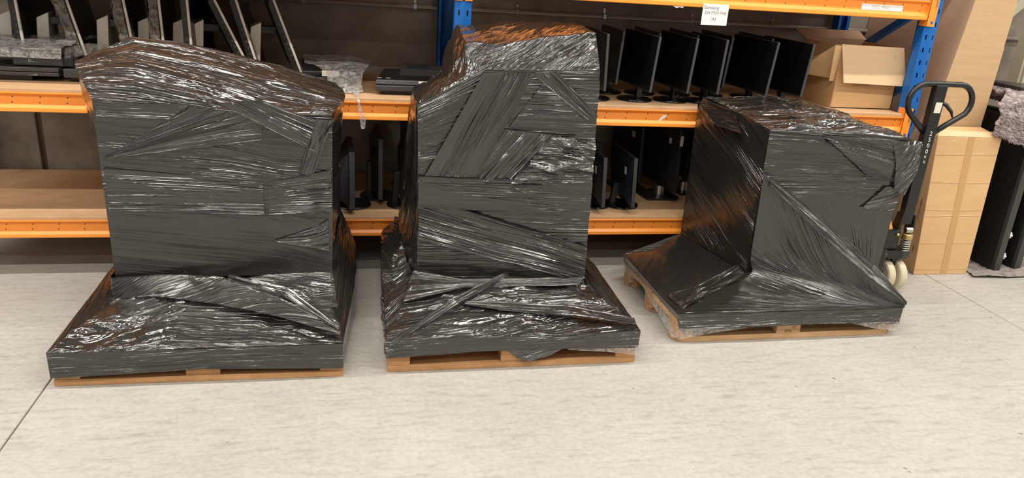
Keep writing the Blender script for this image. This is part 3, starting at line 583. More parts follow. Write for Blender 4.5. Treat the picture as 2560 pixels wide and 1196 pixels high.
# ================================================================== monitors
def monitor(loc, rotz, label, w, h, t=.035, lift=.07, tilt=0, base='round', br=.105, group=None, back='bplastic', edge='edge', neck_y=.05, neckm='bplastic_g', basem='bplastic_g', sticker=None, hump=0, neckh=None):
    o = thing('monitor', loc, label, 'monitor', group, rotz, True); cz = lift+h/2
    Rt = Matrix.Rotation(R(-tilt), 3, 'X')
    def T(mb): mb.v = [tuple(Rt @ (Vector(p)-Vector((0,0,cz)))+Vector((0,0,cz))) for p in mb.v]; return mb
    if base == 'round': bm_ = MB().lathe([(br,0),(br,.006),(br*.97,.012),(br*.62,.017),(.03,.020)], (0, .01, 0), seg=40)
    elif base == 'plate': bm_ = MB().prism([(-br,-.10),(-br*.9,-.115),(br*.9,-.115),(br,-.10),(br,.10),(br*.85,.115),(-br*.85,.115),(-br,.10)], 'z', 0, .012)
    else: bm_ = MB().prism([(-br,-.08),(-br*.8,-.12),(br*.8,-.12),(br,-.08),(br*.8,.12),(-br*.8,.12)], 'z', 0, .014)
    obj('base', bm_, basem, o, .003, smooth=base == 'round')
    nh = neckh or cz
    if base == 'rect':
        obj('neck', MB().lathe([(.035,.012),(.030,.075)], (0, neck_y, 0), seg=20), 'steel', o, .002)
        obj('neck', MB().box(-.02, .02, neck_y-.012, neck_y+.012, .07, nh), 'gplastic', o, .003)
    else:
        obj('neck', MB().hexa([(-.022,neck_y-.014,.012),(.022,neck_y-.014,.012),(.022,neck_y+.018,.012),(-.022,neck_y+.018,.012),(-.02,t*.6,nh),(.02,t*.6,nh),(.02,t+.03,nh),(-.02,t+.03,nh)]), neckm, o, .004)
    hz = MB().box(-w/2, w/2, 0, t*.55, lift, lift+h)
    hz2 = MB().hexa([(-w/2+.01,t*.55,lift+.01),(w/2-.01,t*.55,lift+.01),(w/2-.06,t+hump,lift+.05),(-w/2+.06,t+hump,lift+.05),(-w/2+.01,t*.55,lift+h-.01),(w/2-.01,t*.55,lift+h-.01),(w/2-.06,t+hump,lift+h-.06),(-w/2+.06,t+hump,lift+h-.06)])
    obj('frame', T(hz), back if edge != 'edge' else 'bplastic', o, .003)
    for sx_ in ((1,) if edge == 'edge' else (-1, 1)):
        xa_, xb_ = sorted((sx_*(w/2-.001), sx_*(w/2+.0012))); obj('side_trim', T(MB().box(xa_, xb_, .001, t*.5, lift+.004, lift+h-.004)), edge, o)
    bk = obj('back_cover', T(hz2), back, o, .004)
    obj('screen', T(MB().box(-w/2+.005, w/2-.005, -.0012, .002, lift+.012, lift+h-.005)), 'screen', o)
    if sticker:
        for (sx, sz, sw, sh, sm) in sticker:
            # stuck flat on the back cover
            yb = t+hump
            obj('sticker', T(MB().box(sx-sw/2, sx+sw/2, yb-.0004, yb+.0008, sz-sh/2, sz+sh/2)), sm, bk)
    return o
G1 = 'row of black monitors on the middle right shelf'
wm, hm = .52, .318
xs_ = [(1.391, -2, 'first'), (1.661, 4, 'second'), (1.897, 4, 'third'), (2.093, 3, 'fourth'), (2.401, 5, 'fifth'), (2.618, 5, 'sixth')]
nm = ['beside the tall wrapped load', 'second from the tall wrapped load', 'third from the tall wrapped load', 'fourth from the tall wrapped load', 'fifth from the tall wrapped load', 'beside the open cardboard box']
for (x, tl, _), d_ in zip(xs_, nm):
    dy = random.Random(int(x*100)).uniform(-.01, .012); rz = R(-90+{1.391: -3, 1.661: 2, 1.897: 1, 2.093: -1, 2.401: 2, 2.618: 4}[x])
    monitor((x-.012, -.03+dy+wm/2, ZS), rz, 'black front row monitor on the middle shelf, '+d_, wm, hm, .03, .085, tl, br=.108, group=G1, neck_y=.03)
for x, tl, d_ in ((1.56, 3, 'behind the second of the front row'), (1.787, 3, 'behind the third of the front row'), (2.03, 4, 'behind the fourth of the front row'), (2.26, 4, 'behind the fifth of the front row'), (2.53, 3, 'behind the one beside the open cardboard box')):
    monitor((x-.012, .22+.26, ZS), R(-92), 'black back row monitor, '+d_, .48, hm, .03, .085, tl, br=.10, group=G1, neck_y=.03)
# lower right shelf
G2 = 'monitors on the lower shelves'
monitor((1.665, .235, ZL), R(89), 'black monitor with white sticker on its back, round base near the shelf edge', .43, .315, .045, .045, 3, br=.112, group=G2, back='bluegrey', edge='gplastic', neck_y=.07, neckm='bplastic', neckh=.15, sticker=[(-.130, .265, .036, .046, 'white')])
monitor((1.475, .24, ZL), R(89), 'blue black monitor half hidden by the tall load, white sticker on back', .43, .315, .045, .045, 3, br=.112, group=G2, back='bluegrey', edge='gplastic', neck_y=.07, neckm='bplastic', neckh=.15, sticker=[(-.130, .265, .036, .046, 'white')])
monitor((1.56, .66, ZL), R(88), 'monitor with a grey sticker standing behind the two white stickered ones', .43, .31, .04, .05, 4, br=.10, group=G2, sticker=[(-.125, .275, .04, .035, 'label')])
tm = monitor((1.975, .44, ZL), R(97), 'tall black monitor on a grey necked angular base, cream label on its edge', .50, .42, .04, .09, 2, 'rect', .13, group=G2, neck_y=-.02, basem='bplastic', sticker=[(-.17, .42, .03, .035, 'label')])
obj('edge_label', MB().box(-.2525, -.2512, .001, .021, .40, .465), 'label', tm)
monitor((1.83, .68, ZL), R(96), 'black monitor on a flat square base, at the back of the lower right shelf', .46, .40, .04, .08, 2, 'plate', .13, group=G2, basem='bplastic', sticker=[(-.145, .40, .045, .04, 'label')])
monitor((2.26, .55, ZL), R(97), 'black monitor with a white sticker, peeping out left of the load beside the jack', .50, .42, .04, .08, 2, 'rect', .12, group=G2, sticker=[(-.17, .42, .03, .04, 'white')])
# lower left shelf, between the first two loads
monitor((-.03, .225, ZL), R(93), 'thick backed monitor with a white sticker edge, left one between two wrapped loads', .40, .34, .06, .03, 0, br=.115, group=G2, back='bluegrey', edge='gplastic', neck_y=.08, hump=.02, neckm='bplastic', basem='bplastic', neckh=.18, sticker=[(-.125, .29, .03, .05, 'white')])
monitor((.135, .40, ZL), R(92), 'monitor on a wide round base, middle one between two wrapped loads', .42, .37, .05, .04, 0, br=.118, group=G2, edge='gplastic', neck_y=.07, neckm='bplastic', basem='bplastic', hump=.01)
monitor((.285, .225, ZL), R(91), 'monitor half hidden behind the tall load, right one between two wrapped loads', .40, .36, .045, .03, 0, br=.11, group=G2, edge='gplastic', neck_y=.07, neckm='bplastic', basem='bplastic')
monitor((-.14, .62, ZL), R(94), 'dark monitor at the back left, behind the thick backed one', .42, .40, .05, .05, 0, br=.11, group=G2, neckm='bplastic', basem='bplastic')
monitor((.33, .66, ZL), R(92), 'dark monitor at the back right, behind the wide based one', .42, .42, .05, .05, 0, br=.11, group=G2, neckm='bplastic', basem='bplastic')
# silver edged monitors, mid left shelf, seen edge on
G3 = 'silver edged monitors on the middle left shelf'
def silver_monitor(xn, az, tilt, label, wrap=False, stand=(-.10, .06), w=.52, h=.46, flip=0, yn=.35, has_stand=True):
    th = 90-az+3+flip; o = thing('monitor', (0,0,0), label, 'monitor', G3, R(th), True); rz = Matrix.Rotation(R(th), 3, 'Z')
    N = Vector((xn, yn, ZS)); o.location = N-rz @ Vector((-w/2, 0, 0))
    cz = .32; Rt = Matrix.Rotation(R(-tilt), 3, 'X')
    def T(mb): mb.v = [tuple(Rt @ (Vector(p)-Vector((0,0,cz)))+Vector((0,0,cz))) for p in mb.v]; return mb
    lo = .04
    obj('bezel', T(MB().box(-w/2, w/2, -.004, .009, lo, lo+h)), 'silver', o, .002)
    obj('screen', T(MB().box(-w/2+.012, w/2-.012, -.0052, -.003, lo+.015, lo+h-.012)), 'screen', o)
    obj('back_cover', T(MB().hexa([(-w/2,.009,lo),(w/2,.009,lo),(w/2-.05,.05,lo+.05),(-w/2+.004,.04,lo+.06),(-w/2,.009,lo+h),(w/2,.009,lo+h),(w/2-.05,.05,lo+h-.05),(-w/2+.004,.04,lo+h-.04)])), 'bplastic', o, .003)
    pm = MB()
    for k in range(6): pm.box(-w/2+.0005, -w/2+.004, .014, .024, lo+.12+k*.035, lo+.135+k*.035)
    obj('ports', T(pm), 'gplastic', o)
    sx, sy = -w/2+.12, .085+stand[1]
    if not has_stand: return o
    obj('arm', MB().box(sx+.02, sx+.10, .04, sy+.01, .27, .31), 'bplastic', o, .003)
    obj('stand_column', MB().hexa([(sx,sy,.012),(sx+.12,sy,.012),(sx+.12,sy+.06,.012),(sx,sy+.06,.012),(sx,sy-.025,.335),(sx+.12,sy-.025,.335),(sx+.12,sy+.035,.305),(sx,sy+.035,.305)]), 'silver', o, .003)
    obj('base', MB().prism([(sx-.05,sy-.16),(sx+.17,sy-.16),(sx+.19,sy+.05),(sx-.07,sy+.05)], 'z', 0, .012), 'bplastic', o, .003)
    if wrap:
        a = -w/2-.006
        rows = [[(a+.05,.062,lo+.10),(a,.055,lo+.10),(a,-.008+.02,lo+.10)], [(a+.05,.07,lo+h*.5),(a-.004,.062,lo+h*.5),(a,.014,lo+h*.5)], [(a+.05,.062,lo+h),(a,.055,lo+h),(a,.012,lo+h)]]
        m_ = sheet('bubble_wrap', o, [[tuple(Rt @ (Vector(p)-Vector((0,0,cz)))+Vector((0,0,cz))) for p in r] for r in rows], 'bubble', .005, 0, amp=.004, crumple=.010, seed=int(xn*100)+300, free='lrbt', fade=.01)
        rows = [[(w/2-.1,.085,lo+.05),(-w/2+.06,.075,lo+.05),(a+.03,.064,lo+.05)], [(w/2-.1,.09,lo+h),(-w/2+.06,.08,lo+h),(a+.03,.066,lo+h)]]
        sheet('bubble_wrap', o, [[tuple(Rt @ (Vector(p)-Vector((0,0,cz)))+Vector((0,0,cz))) for p in r] for r in rows], 'bubble', .006, 0, amp=.004, crumple=.012, seed=int(xn*100)+301, free='lrbt', fade=.01)
    return o
silver_monitor(-.398, -5, 19, 'silver edged monitor tilted far back, rightmost on the middle left shelf')
silver_monitor(-.611, -7.6, 15, 'silver edged monitor, second from the right on the middle left shelf', stand=(0, .05), flip=-8, has_stand=False)
silver_monitor(-.700, -8.7, 24, 'silver edged monitor leaning steeply, third from the right on the middle left shelf')
silver_monitor(-.90, -11.5, 1, 'dark silver footed monitor, fourth from the right on the middle left shelf', stand=(0, .0), flip=-18)
silver_monitor(-1.043, -12.9, 1, 'bubble wrapped monitor with a pale straight edge, behind the slanting load top', True, stand=(0, .02), flip=-12)
silver_monitor(-1.212, -14.9, 6, 'bubble wrapped monitor with a wide white edge, behind the peak of the slanting load', True, stand=(0, .06), flip=-14)
silver_monitor(-1.481, -18.0, 12, 'bubble wrapped monitor leaning back, behind the film wrapped flat device', True, stand=(0, .08), flip=-14)
silver_monitor(-1.745, -21, 2, 'upright silver edged monitor, leftmost on the middle left shelf', stand=(0, .02), flip=-24)

# ================================================================== devices on the middle left shelf
dk = thing('flat_device', (-1.8, .4, ZS), 'flat black slotted device on feet at the left end of the shelf', 'device')
obj('lower_half', MB().box(-2.2, -1.537, .20, .52, ZS+.030, ZS+.050), 'gplastic', dk, .004)
obj('upper_half', MB().box(-2.2, -1.535, .195, .52, ZS+.053, ZS+.075), 'gplastic', dk, .004)
obj('foot', MB().box(-2.1, -1.68, .24, .50, ZS, ZS+.030), 'bplastic', dk, .003)
place('lettering', text_mesh('--- ----M.', .012, 'label', 0, .0002), dk, (-1.66, .1985, ZS+.036), (R(90),0,0))
dk2 = thing('flat_device', (-1.45, .4, ZS), 'small flat black device between the slotted device and the slanting load', 'device')
obj('body', MB().box(-1.518, -1.33, .205, .46, ZS+.024, ZS+.072), 'gplastic', dk2, .006)
obj('foot', MB().box(-1.50, -1.35, .26, .44, ZS, ZS+.024), 'bplastic', dk2)
pj = thing('logo_device', (-1.65, .4, ZS+.075), 'black box shaped device with a grey logo, under the film wrapped device', 'device')
obj('body', MB().box(-1.765, -1.47, .24, .50, ZS+.075, ZS+.137), 'bplastic', pj, .008)
obj('front_panel', MB().box(-1.755, -1.52, .228, .242, ZS+.080, ZS+.132), 'gplastic', pj, .004)
place('lettering', text_mesh('D... ..', .022, 'label', 0, .0002), pj, (-1.66, .2272, ZS+.105), (R(90),0,0))
fw = thing('film_wrapped_device', (-1.75, .4, ZS+.137), 'flat grey device wrapped in glossy clear film on top of the black devices', 'device')
obj('body', MB().hexa([(-2.2,.19,ZS+.139),(-1.52,.19,ZS+.139),(-1.42,.62,ZS+.139),(-2.2,.62,ZS+.139),(-2.2,.20,ZS+.175),(-1.53,.20,ZS+.175),(-1.43,.62,ZS+.19),(-2.2,.62,ZS+.19)]), 'gplastic', fw, .006)
sheet('film_wrap', fw, [[(-2.2,.182,ZS+.130),(-1.80,.180,ZS+.128),(-1.51,.182,ZS+.125)], [(-2.2,.18,ZS+.172),(-1.80,.18,ZS+.172),(-1.50,.18,ZS+.172)], [(-2.2,.34,ZS+.20),(-1.7,.36,ZS+.200),(-1.47,.36,ZS+.196)], [(-2.2,.62,ZS+.205),(-1.7,.62,ZS+.21),(-1.41,.62,ZS+.20)]], 'clearthick', .007, 10, amp=.006, crumple=.010, seed=210, free='lrbt')
sheet('film_tail', fw, [[(-1.50,.20,ZS+.125),(-1.44,.36,ZS+.13),(-1.34,.5,ZS+.145)], [(-1.49,.20,ZS+.178),(-1.43,.36,ZS+.19),(-1.33,.5,ZS+.168)]], 'clear', .008, 0, amp=.005, crumple=.008, seed=211, free='lrbt')
# wrapped device right of the slanting load
wd = thing('bagged_device', (-.13, .3, ZS), 'black flat device bagged in crumpled clear polythene, hanging over the orange beam', 'device')
obj('body', MB().hexa([(-.30,.22,ZS+.075),(-.005,.24,ZS+.075),(.03,.62,ZS+.09),(-.33,.62,ZS+.09),(-.30,.22,ZS+.105),(-.005,.24,ZS+.105),(.03,.62,ZS+.12),(-.33,.62,ZS+.12)]), 'bplastic', wd, .006)
obj('support_block', MB().box(-.25, -.06, .20, .34, ZS, ZS+.075), 'gplastic', wd, .004)
obj('card', MB().box(-.195, -.10, .205, .209, ZS+.08, ZS+.112), 'label', wd)
sheet('polythene_bag', wd, [[(-.16,.14,ZS+.004),(-.05,.12,ZS+.003),(.03,.16,ZS+.006)], [(-.16,.17,ZS+.05),(-.05,.15,ZS+.055),(.02,.18,ZS+.05)], [(-.17,.20,ZS+.105),(-.06,.19,ZS+.11),(.03,.23,ZS+.10)], [(-.30,.42,ZS+.125),(-.05,.40,ZS+.128),(.06,.42,ZS+.11)], [(-.32,.62,ZS+.14),(-.05,.62,ZS+.14),(.08,.60,ZS+.12)]], 'clearthick', .006, 30, amp=.008, crumple=.016, seed=220, free='lrbt')
sheet('bag_tail', wd, [[(-.098,-.024,.868),(-.085,-.024,.866)], [(-.094,-.022,.92),(-.080,-.022,.92)], [(-.088,-.018,1.005),(-.078,-.018,1.005)], [(-.09,.02,ZS+.006),(-.078,.02,ZS+.006)], [(-.10,.13,ZS+.02),(-.08,.13,ZS+.02)]], 'clearthick', .004, 90, amp=.002, crumple=.004, seed=221, free='lrbt')
sheet('bag_tail', wd, [[(.018,-.026,.856),(.038,-.026,.858)], [(.010,-.024,.905),(.042,-.024,.905)], [(-.002,-.020,1.0),(.012,-.020,1.0)], [(-.01,.01,ZS+.006),(.008,.01,ZS+.006)], [(-.03,.13,ZS+.02),(.01,.13,ZS+.02)]], 'clearthick', .004, 90, amp=.002, crumple=.005, seed=222, free='lrbt')
# document scanner
sc = thing('document_scanner', (.32, .32, ZS), 'black flatbed scanner with a raised tray, left of the tall wrapped load', 'scanner')
obj('base', MB().box(.125, .52, .15, .50, ZS, ZS+.024), 'bplastic', sc, .003)
obj('body', MB().prism([(.095,.11),(.53,.11),(.53,.52),(.15,.52),(.105,.20)], 'z', ZS+.024, ZS+.056), 'gplastic', sc, .006)
obj('lid', MB().hexa([(.097,.113,ZS+.058),(.53,.113,ZS+.058),(.53,.52,ZS+.058),(.15,.52,ZS+.058),(.10,.125,ZS+.085),(.53,.125,ZS+.085),(.53,.50,ZS+.098),(.155,.50,ZS+.098)]), 'bplastic', sc, .006)
obj('tray', MB().hexa([(.235,.27,ZS+.088),(.50,.27,ZS+.088),(.50,.50,ZS+.095),(.255,.50,ZS+.095),(.245,.33,ZS+.118),(.50,.33,ZS+.118),(.50,.50,ZS+.128),(.262,.50,ZS+.128)]), 'gplastic', sc, .004)
obj('tray_window', MB().box(.285, .42, .36, .46, ZS+.1195, ZS+.1275), 'bluegrey', sc)
obj('label', MB().box(.335, .385, .1105, .1125, ZS+.070, ZS+.084), 'white', sc)
for x in (.12, .17): obj('label', MB().box(x-.012, x+.012, .17, .182, ZS+.0865, ZS+.0885), 'label', sc)
place('lettering', text_mesh('- - -', .012, 'label', 0, .0002), sc, (.135, .1118, ZS+.072), (R(90),0,0))

# ================================================================== open carton on the right shelf
bx = thing('open_carton', (3.16, .33, ZS), 'open kraft carton with its front flap folded down, right end of the middle shelf', 'box')
t_ = .005; z1_ = 1.408
obj('front_wall', MB().box(2.955, 3.385, .15, .15+t_, ZS, z1_), 'cardboard', bx)
obj('back_wall', MB().box(2.94, 3.385, .56, .56+t_, ZS, z1_+.012), 'cardboard_side', bx)
obj('side_wall', MB().hexa([(2.95,.15,ZS),(2.956,.15,ZS),(2.946,.56,ZS),(2.94,.56,ZS),(2.95,.15,z1_),(2.956,.15,z1_),(2.946,.56,z1_),(2.94,.56,z1_)]), 'cardboard', bx)
obj('side_wall', MB().box(3.38, 3.385, .15, .56, ZS, z1_), 'cardboard', bx)
obj('bottom', MB().box(2.95, 3.385, .15, .56, ZS, ZS+t_), 'cardboard', bx)
obj('front_flap', MB().hexa([(2.965,.085,1.188),(3.398,.075,1.180),(3.398,.080,1.180),(2.965,.090,1.188),(2.940,.142,1.414),(3.378,.142,1.410),(3.378,.147,1.410),(2.940,.147,1.414)]), 'cardboard2', bx)
obj('side_flap', MB().hexa([(2.93,.20,1.20),(2.935,.20,1.20),(2.80,.50,1.20),(2.795,.50,1.20),(2.93,.16,1.408),(2.935,.16,1.408),(2.93,.52,1.41),(2.925,.52,1.41)]), 'cardboard', bx)
obj('side_flap', MB().hexa([(2.915,.165,1.185),(2.945,.165,1.185),(2.945,.17,1.185),(2.915,.17,1.185),(2.90,.150,1.405),(2.95,.145,1.405),(2.95,.15,1.405),(2.90,.155,1.405)]), 'cardboard', bx)
obj('back_flap', MB().hexa([(2.94,.56,z1_+.01),(3.40,.56,z1_+.01),(3.40,.565,z1_+.01),(2.94,.565,z1_+.01),(2.90,.66,z1_+.06),(3.40,.66,z1_+.06),(3.40,.665,z1_+.06),(2.90,.665,z1_+.06)]), 'cardboard_side', bx)
place('lettering', text_mesh('RILQTEACISTOF', .0165, 'ink_brown', 0, .0002), bx, (3.135, .1496, 1.168), (R(90),0,0))
place('lettering', text_mesh('R\nL', .014, 'ink_grey', 0, .0002), bx, (3.31, .1148, 1.355), (R(90-14),0,0))

# ================================================================== pallet jack
J = thing('pallet_jack', (3.22, -.40, 0), 'black hand pallet jack with upright loop handle, right of the wrapped loads', 'pallet jack')
for x, rr in ((3.165, .10), (3.245, .10)):
    wv = obj('steering_wheel', MB().lathe([(.030,-.026),(.086,-.026),(.096,-.022),(.10,-.012),(.10,.012),(.096,.022),(.086,.026),(.030,.026)], (x, -.405, rr), ax=(1,0,0), seg=40), 'nylon', J, .002, smooth=False)
    hb = MB()
    for k in range(8):
        a = k*math.pi/4; hb.box(x-.0295, x+.0295, -.405+.032*math.cos(a)-.011, -.405+.032*math.cos(a)+.011, rr+.032*math.sin(a)-.011, rr+.032*math.sin(a)+.011)
    obj('hub', hb, 'ink_brown', wv); obj('bearing', MB().lathe([(.02,-.031),(.02,.031)], (x, -.405, rr), ax=(1,0,0), seg=16), 'bplastic', wv)
obj('axle_bracket', MB().box(3.19, 3.22, -.43, -.38, .09, .24).box(3.14, 3.27, -.45, -.36, .215, .25), 'blackpaint', J, .004)
obj('pump_base', MB().prism([(3.08,-.46),(3.22,-.47),(3.285,-.45),(3.285,-.38),(3.22,-.33),(3.08,-.33)], 'z', .225, .275), 'blackpaint', J, .006)
obj('pump_body', MB().box(3.06, 3.19, -.45, -.30, .275, .40), 'blackpaint', J, .012)
obj('bolt', MB().lathe([(.010,0),(.010,.006),(.006,.010)], (3.165, -.452, .375), ax=(0,-1,0), seg=12), 'brass', J)
obj('bolt', MB().lathe([(.014,0),(.014,.006),(.009,.012)], (3.105, -.462, .25), ax=(0,-1,0), seg=12), 'gplastic', J)
hel = [(3.238+.026*math.cos(a), -.445+.026*math.sin(a), .268+a*.0022) for a in [k*.35 for k in range(100)]]
obj('spring', MB().tube(hel, .0048, 6), 'steel', J, smooth=True)
obj('piston', MB().lathe([(.012,.27),(.012,.40)], (3.238, -.445, 0), seg=14), 'blackpaint', J)
obj('piston_cap', MB().lathe([(.030,.345),(.032,.35),(.032,.375),(.028,.38)], (3.238, -.445, 0), seg=24), 'brass', J)
obj('roller', MB().lathe([(.016,-.022),(.018,-.018),(.018,.018),(.016,.022)], (3.238, -.445, .402), ax=(1,0,0), seg=20), 'steel', J)
obj('handle_yoke', MB().hexa([(3.165,-.44,.35),(3.185,-.44,.35),(3.185,-.37,.35),(3.165,-.37,.35),(3.185,-.435,.50),(3.20,-.435,.50),(3.20,-.38,.50),(3.185,-.38,.50)]).hexa([(3.262,-.45,.39),(3.276,-.45,.39),(3.276,-.37,.39),(3.262,-.37,.39),(3.264,-.435,.49),(3.276,-.435,.49),(3.276,-.38,.49),(3.264,-.38,.49)]), 'blackpaint', J, .003)
obj('shaft', MB().hexa([(3.190,-.432,.43),(3.262,-.432,.43),(3.262,-.385,.43),(3.190,-.385,.43),(3.205,-.425,1.262),(3.277,-.425,1.262),(3.277,-.378,1.262),(3.205,-.378,1.262)]), 'blackpaint', J, .005)
lp = []
def arc(cx, cz, r, a0, a1, n=8): return [(cx+r*math.cos(R(a0+(a1-a0)*k/n)), -.402, cz+r*math.sin(R(a0+(a1-a0)*k/n))) for k in range(n+1)]
lp = [(3.212,-.402,.985)]+[(3.15,-.402,1.04),(3.115,-.402,1.072)]+arc(3.160,1.165,.100,218,90,9)+[(3.24,-.402,1.266)]+arc(3.375,1.166,.100,90,-42,9)+[(3.40,-.402,1.068),(3.35,-.402,1.037),(3.272,-.402,.985)]
obj('loop_handle', MB().tube(lp, .0165, 12), 'blackpaint', J, smooth=True)
obj('release_lever', MB().tube([(3.27,-.40,1.165),(3.30,-.42,1.150),(3.325,-.44,1.115),(3.332,-.45,1.085)], [.011,.012,.009,.005], 8), 'blackpaint', J, smooth=True)
obj('rating_label', MB().hexa([(3.220,-.4285,1.105),(3.262,-.4285,1.105),(3.262,-.4272,1.105),(3.220,-.4272,1.105),(3.222,-.4280,1.165),(3.264,-.4280,1.165),(3.264,-.4267,1.165),(3.222,-.4267,1.165)]), 'label', J)
for s, z, sz in (('2', .985, .036), ('5', .950, .036), ('0', .915, .036), ('0', .880, .036), ('K', .848, .022), ('G', .818, .022)):
    place('lettering', text_mesh(s, sz, 'whiteprint', 0, .0004), J, (3.236, -.4305-(1-z)*.004, z), (R(90),0,0))
obj('chassis_plate', MB().box(3.03, 3.085, -.50, -.03, .05, .30), 'blackpaint', J, .008)
obj('tank_cover', MB().hexa([(3.05,-.44,.40),(3.14,-.44,.40),(3.14,-.20,.40),(3.05,-.20,.40),(3.07,-.42,.475),(3.12,-.42,.475),(3.12,-.25,.475),(3.07,-.25,.475)]), 'yellow', J, .01)
for yc in (-.44, -.11):
    obj('fork', MB().box(1.98, 3.03, yc-.068, yc+.068, .045, .090), 'yellow', J, .006)

# ================================================================== cartons on the right
cb = thing('tall_carton', (3.77, -.1, 0), 'kraft carton taped down its middle, standing on the floor beside the jack', 'box')
obj('body', MB().hexa([(3.569,-.20,0),(3.972,-.20,0),(3.972,.02,0),(3.63,.02,0),(3.488,-.20,.925),(3.948,-.20,.922),(3.985,.02,.945),(3.585,.02,.945)]), 'cardboard', cb, .004)
obj('tape', MB().hexa([(3.770,-.2022,0),(3.818,-.2022,0),(3.818,-.2,0),(3.770,-.2,0),(3.706,-.2022,.923),(3.752,-.2022,.923),(3.752,-.2,.923),(3.706,-.2,.923)]), 'tape', cb)
for z, a in ((.81,.004),(.635,-.006),(.45,-.002),(.405,.006),(.22,.003),(.04,.0)):
    f_ = z/.925; xl, xr_ = 3.569-.081*f_, 3.972-.024*f_
    obj('crease', MB().tube([(xl+.005,-.2005,z),(xl+.2,-.2008,z+a),(xr_-.005,-.2005,z+a*.5)], .0016, 6), 'cardboard2', cb, smooth=True)
obj('open_flap', MB().hexa([(3.488,-.20,.926),(3.948,-.20,.923),(3.95,-.195,.923),(3.49,-.195,.926),(3.515,-.17,.955),(3.955,-.16,.95),(3.956,-.155,.95),(3.516,-.165,.955)]), 'cardboard2', cb)
ax = Vector((.061,.22,0)).normalized(); nn = Vector((-ax.y, ax.x, .09)).normalized()
def on_side(s, size, along, z, flip=False, m='ink_brown'):
    # text running up the left face
    me = text_mesh(s, size, m, 0, .0003); f_ = z/.935
    p = Vector((3.569-.081*f_, -.20, z))*(1-along)+Vector((3.63-.045*f_, .02, z))*along+nn*.0015
    up = (Vector((3.488,-.20,.925))-Vector((3.569,-.20,0))).normalized(); xx = up; zz = nn; yy = zz.cross(xx)
    o = place('lettering', me, cb); o.matrix_local = Matrix(((xx.x,yy.x,zz.x,p.x-3.77),(xx.y,yy.y,zz.y,p.y+.1),(xx.z,yy.z,zz.z,p.z),(0,0,0,1)))
on_side('Clip most display 17-60', .034, .64, .545); on_side('Most viewing capacity RW', .034, .28, .555)
on_side('TD/CIST', .040, .62, .17); on_side('Malaysia', .028, .28, .19); on_side('72', .04, .45, .80)
lc = thing('leaning_carton', (3.75, .5, 0), 'very tall kraft carton leaning against the racking end, behind the taped carton', 'box')
obj('body', MB().hexa([(3.50,.05,0),(3.95,.05,0),(3.95,.985,0),(3.50,.985,0),(3.735,.05,1.90),(4.012,.05,1.90),(4.06,.985,1.90),(3.735,.985,1.90)]), 'cardboard_side', lc, .003)
obj('front_panel', MB().hexa([(3.497,.040,0),(3.965,.040,0),(3.965,.05,0),(3.497,.05,0),(3.735,.040,1.90),(4.020,.040,1.90),(4.020,.05,1.90),(3.735,.05,1.90)]), 'cardboard3', lc, .002)
obj('side_strip', MB().hexa([(3.966,.048,.2),(3.985,.048,.2),(3.985,.06,.2),(3.966,.06,.2),(4.012,.048,1.45),(4.018,.048,1.45),(4.018,.06,1.45),(4.012,.06,1.45)]), 'cardboard', lc)
me = text_mesh('nel', .11, 'ink', 0, .0004); o = place('lettering', me, lc)
up = (Vector((3.735,0,1.9))-Vector((3.5,0,0))).normalized(); zz = Vector((-up.z,0,up.x)); yy = zz.cross(up); p = Vector((3.50+.235*1.42/1.9, .33, 1.42))+zz*.0015
o.matrix_local = Matrix(((up.x,yy.x,zz.x,p.x-3.75),(up.y,yy.y,zz.y,p.y-.5),(up.z,yy.z,zz.z,p.z),(0,0,0,1)))

# ================================================================== black panels, pile cloth, post at the far right
def slab(x0, x1, lean, label):
    o = thing('folding_table', ((x0+x1)/2, .3, 0), label, 'table', 'black folding tables stood on edge')
    ch = .012
    def ring(z, dx): return [(x0+dx,-.165,z),(x0+ch+dx,-.18,z),(x1-ch+dx,-.18,z),(x1+dx,-.165,z),(x1+dx,.70,z),(x0+dx,.70,z)]
    mb = MB(); a, b = ring(.012, 0), ring(1.02, lean); mb.v = a+b; mb.f = [tuple(range(6))[::-1], tuple(range(6, 12))]+[(i,(i+1)%6,6+(i+1)%6,6+i) for i in range(6)]
    obj('table_top', mb, 'blackslab', o, .004)
    def er(z, dx): return [(x0+ch+dx,-.1815,z),(x1-ch+dx,-.1815,z),(x1-ch+dx,-.179,z),(x0+ch+dx,-.179,z)]
    obj('edge_band', MB().hexa(er(.016,0)+er(1.015,lean)), 'slabedge', o)
    obj('leg_rail', MB().hexa([(x1+.004,-.12,.10),(x1+.014,-.12,.10),(x1+.014,-.10,.10),(x1+.004,-.10,.10),(x1+.004+lean*.9,-.12,.95),(x1+.014+lean*.9,-.12,.95),(x1+.014+lean*.9,-.10,.95),(x1+.004+lean*.9,-.10,.95)]), 'white', o)
    for z in (.10, .25):
        k = MB()
        for q in range(6):
            a_ = q*math.pi/3; k.lathe([(.009,-.012),(.009,.012)], (x1+.028+lean*z, -.13+.015*math.cos(a_), z+.015*math.sin(a_)), ax=(1,0,0), seg=8)
        k.lathe([(.016,-.014),(.016,.016)], (x1+.028+lean*z, -.13, z), ax=(1,0,0), seg=12)
        obj('clamp_knob', k, 'white', o, smooth=True)
    return o
slab(4.186, 4.257, .0, 'black folding table top stood on edge, next to the taped carton')
slab(4.345, 4.418, .0, 'black folding table top stood on edge, furthest right')
rnd = np.random.RandomState(5)
fb = thing('fluffy_blanket', (4.25, .2, 1.03), 'pink grey fluffy blanket draped over the black table tops', 'blanket')
nx, ny = 90, 120; U, V = np.meshgrid(np.linspace(0, 1, nx), np.linspace(0, 1, ny))
S_ = V*1.10; X_ = 3.875+U*.75+.02*V+.24*np.clip((S_-.30)/.25, 0, 1)*(1-U)
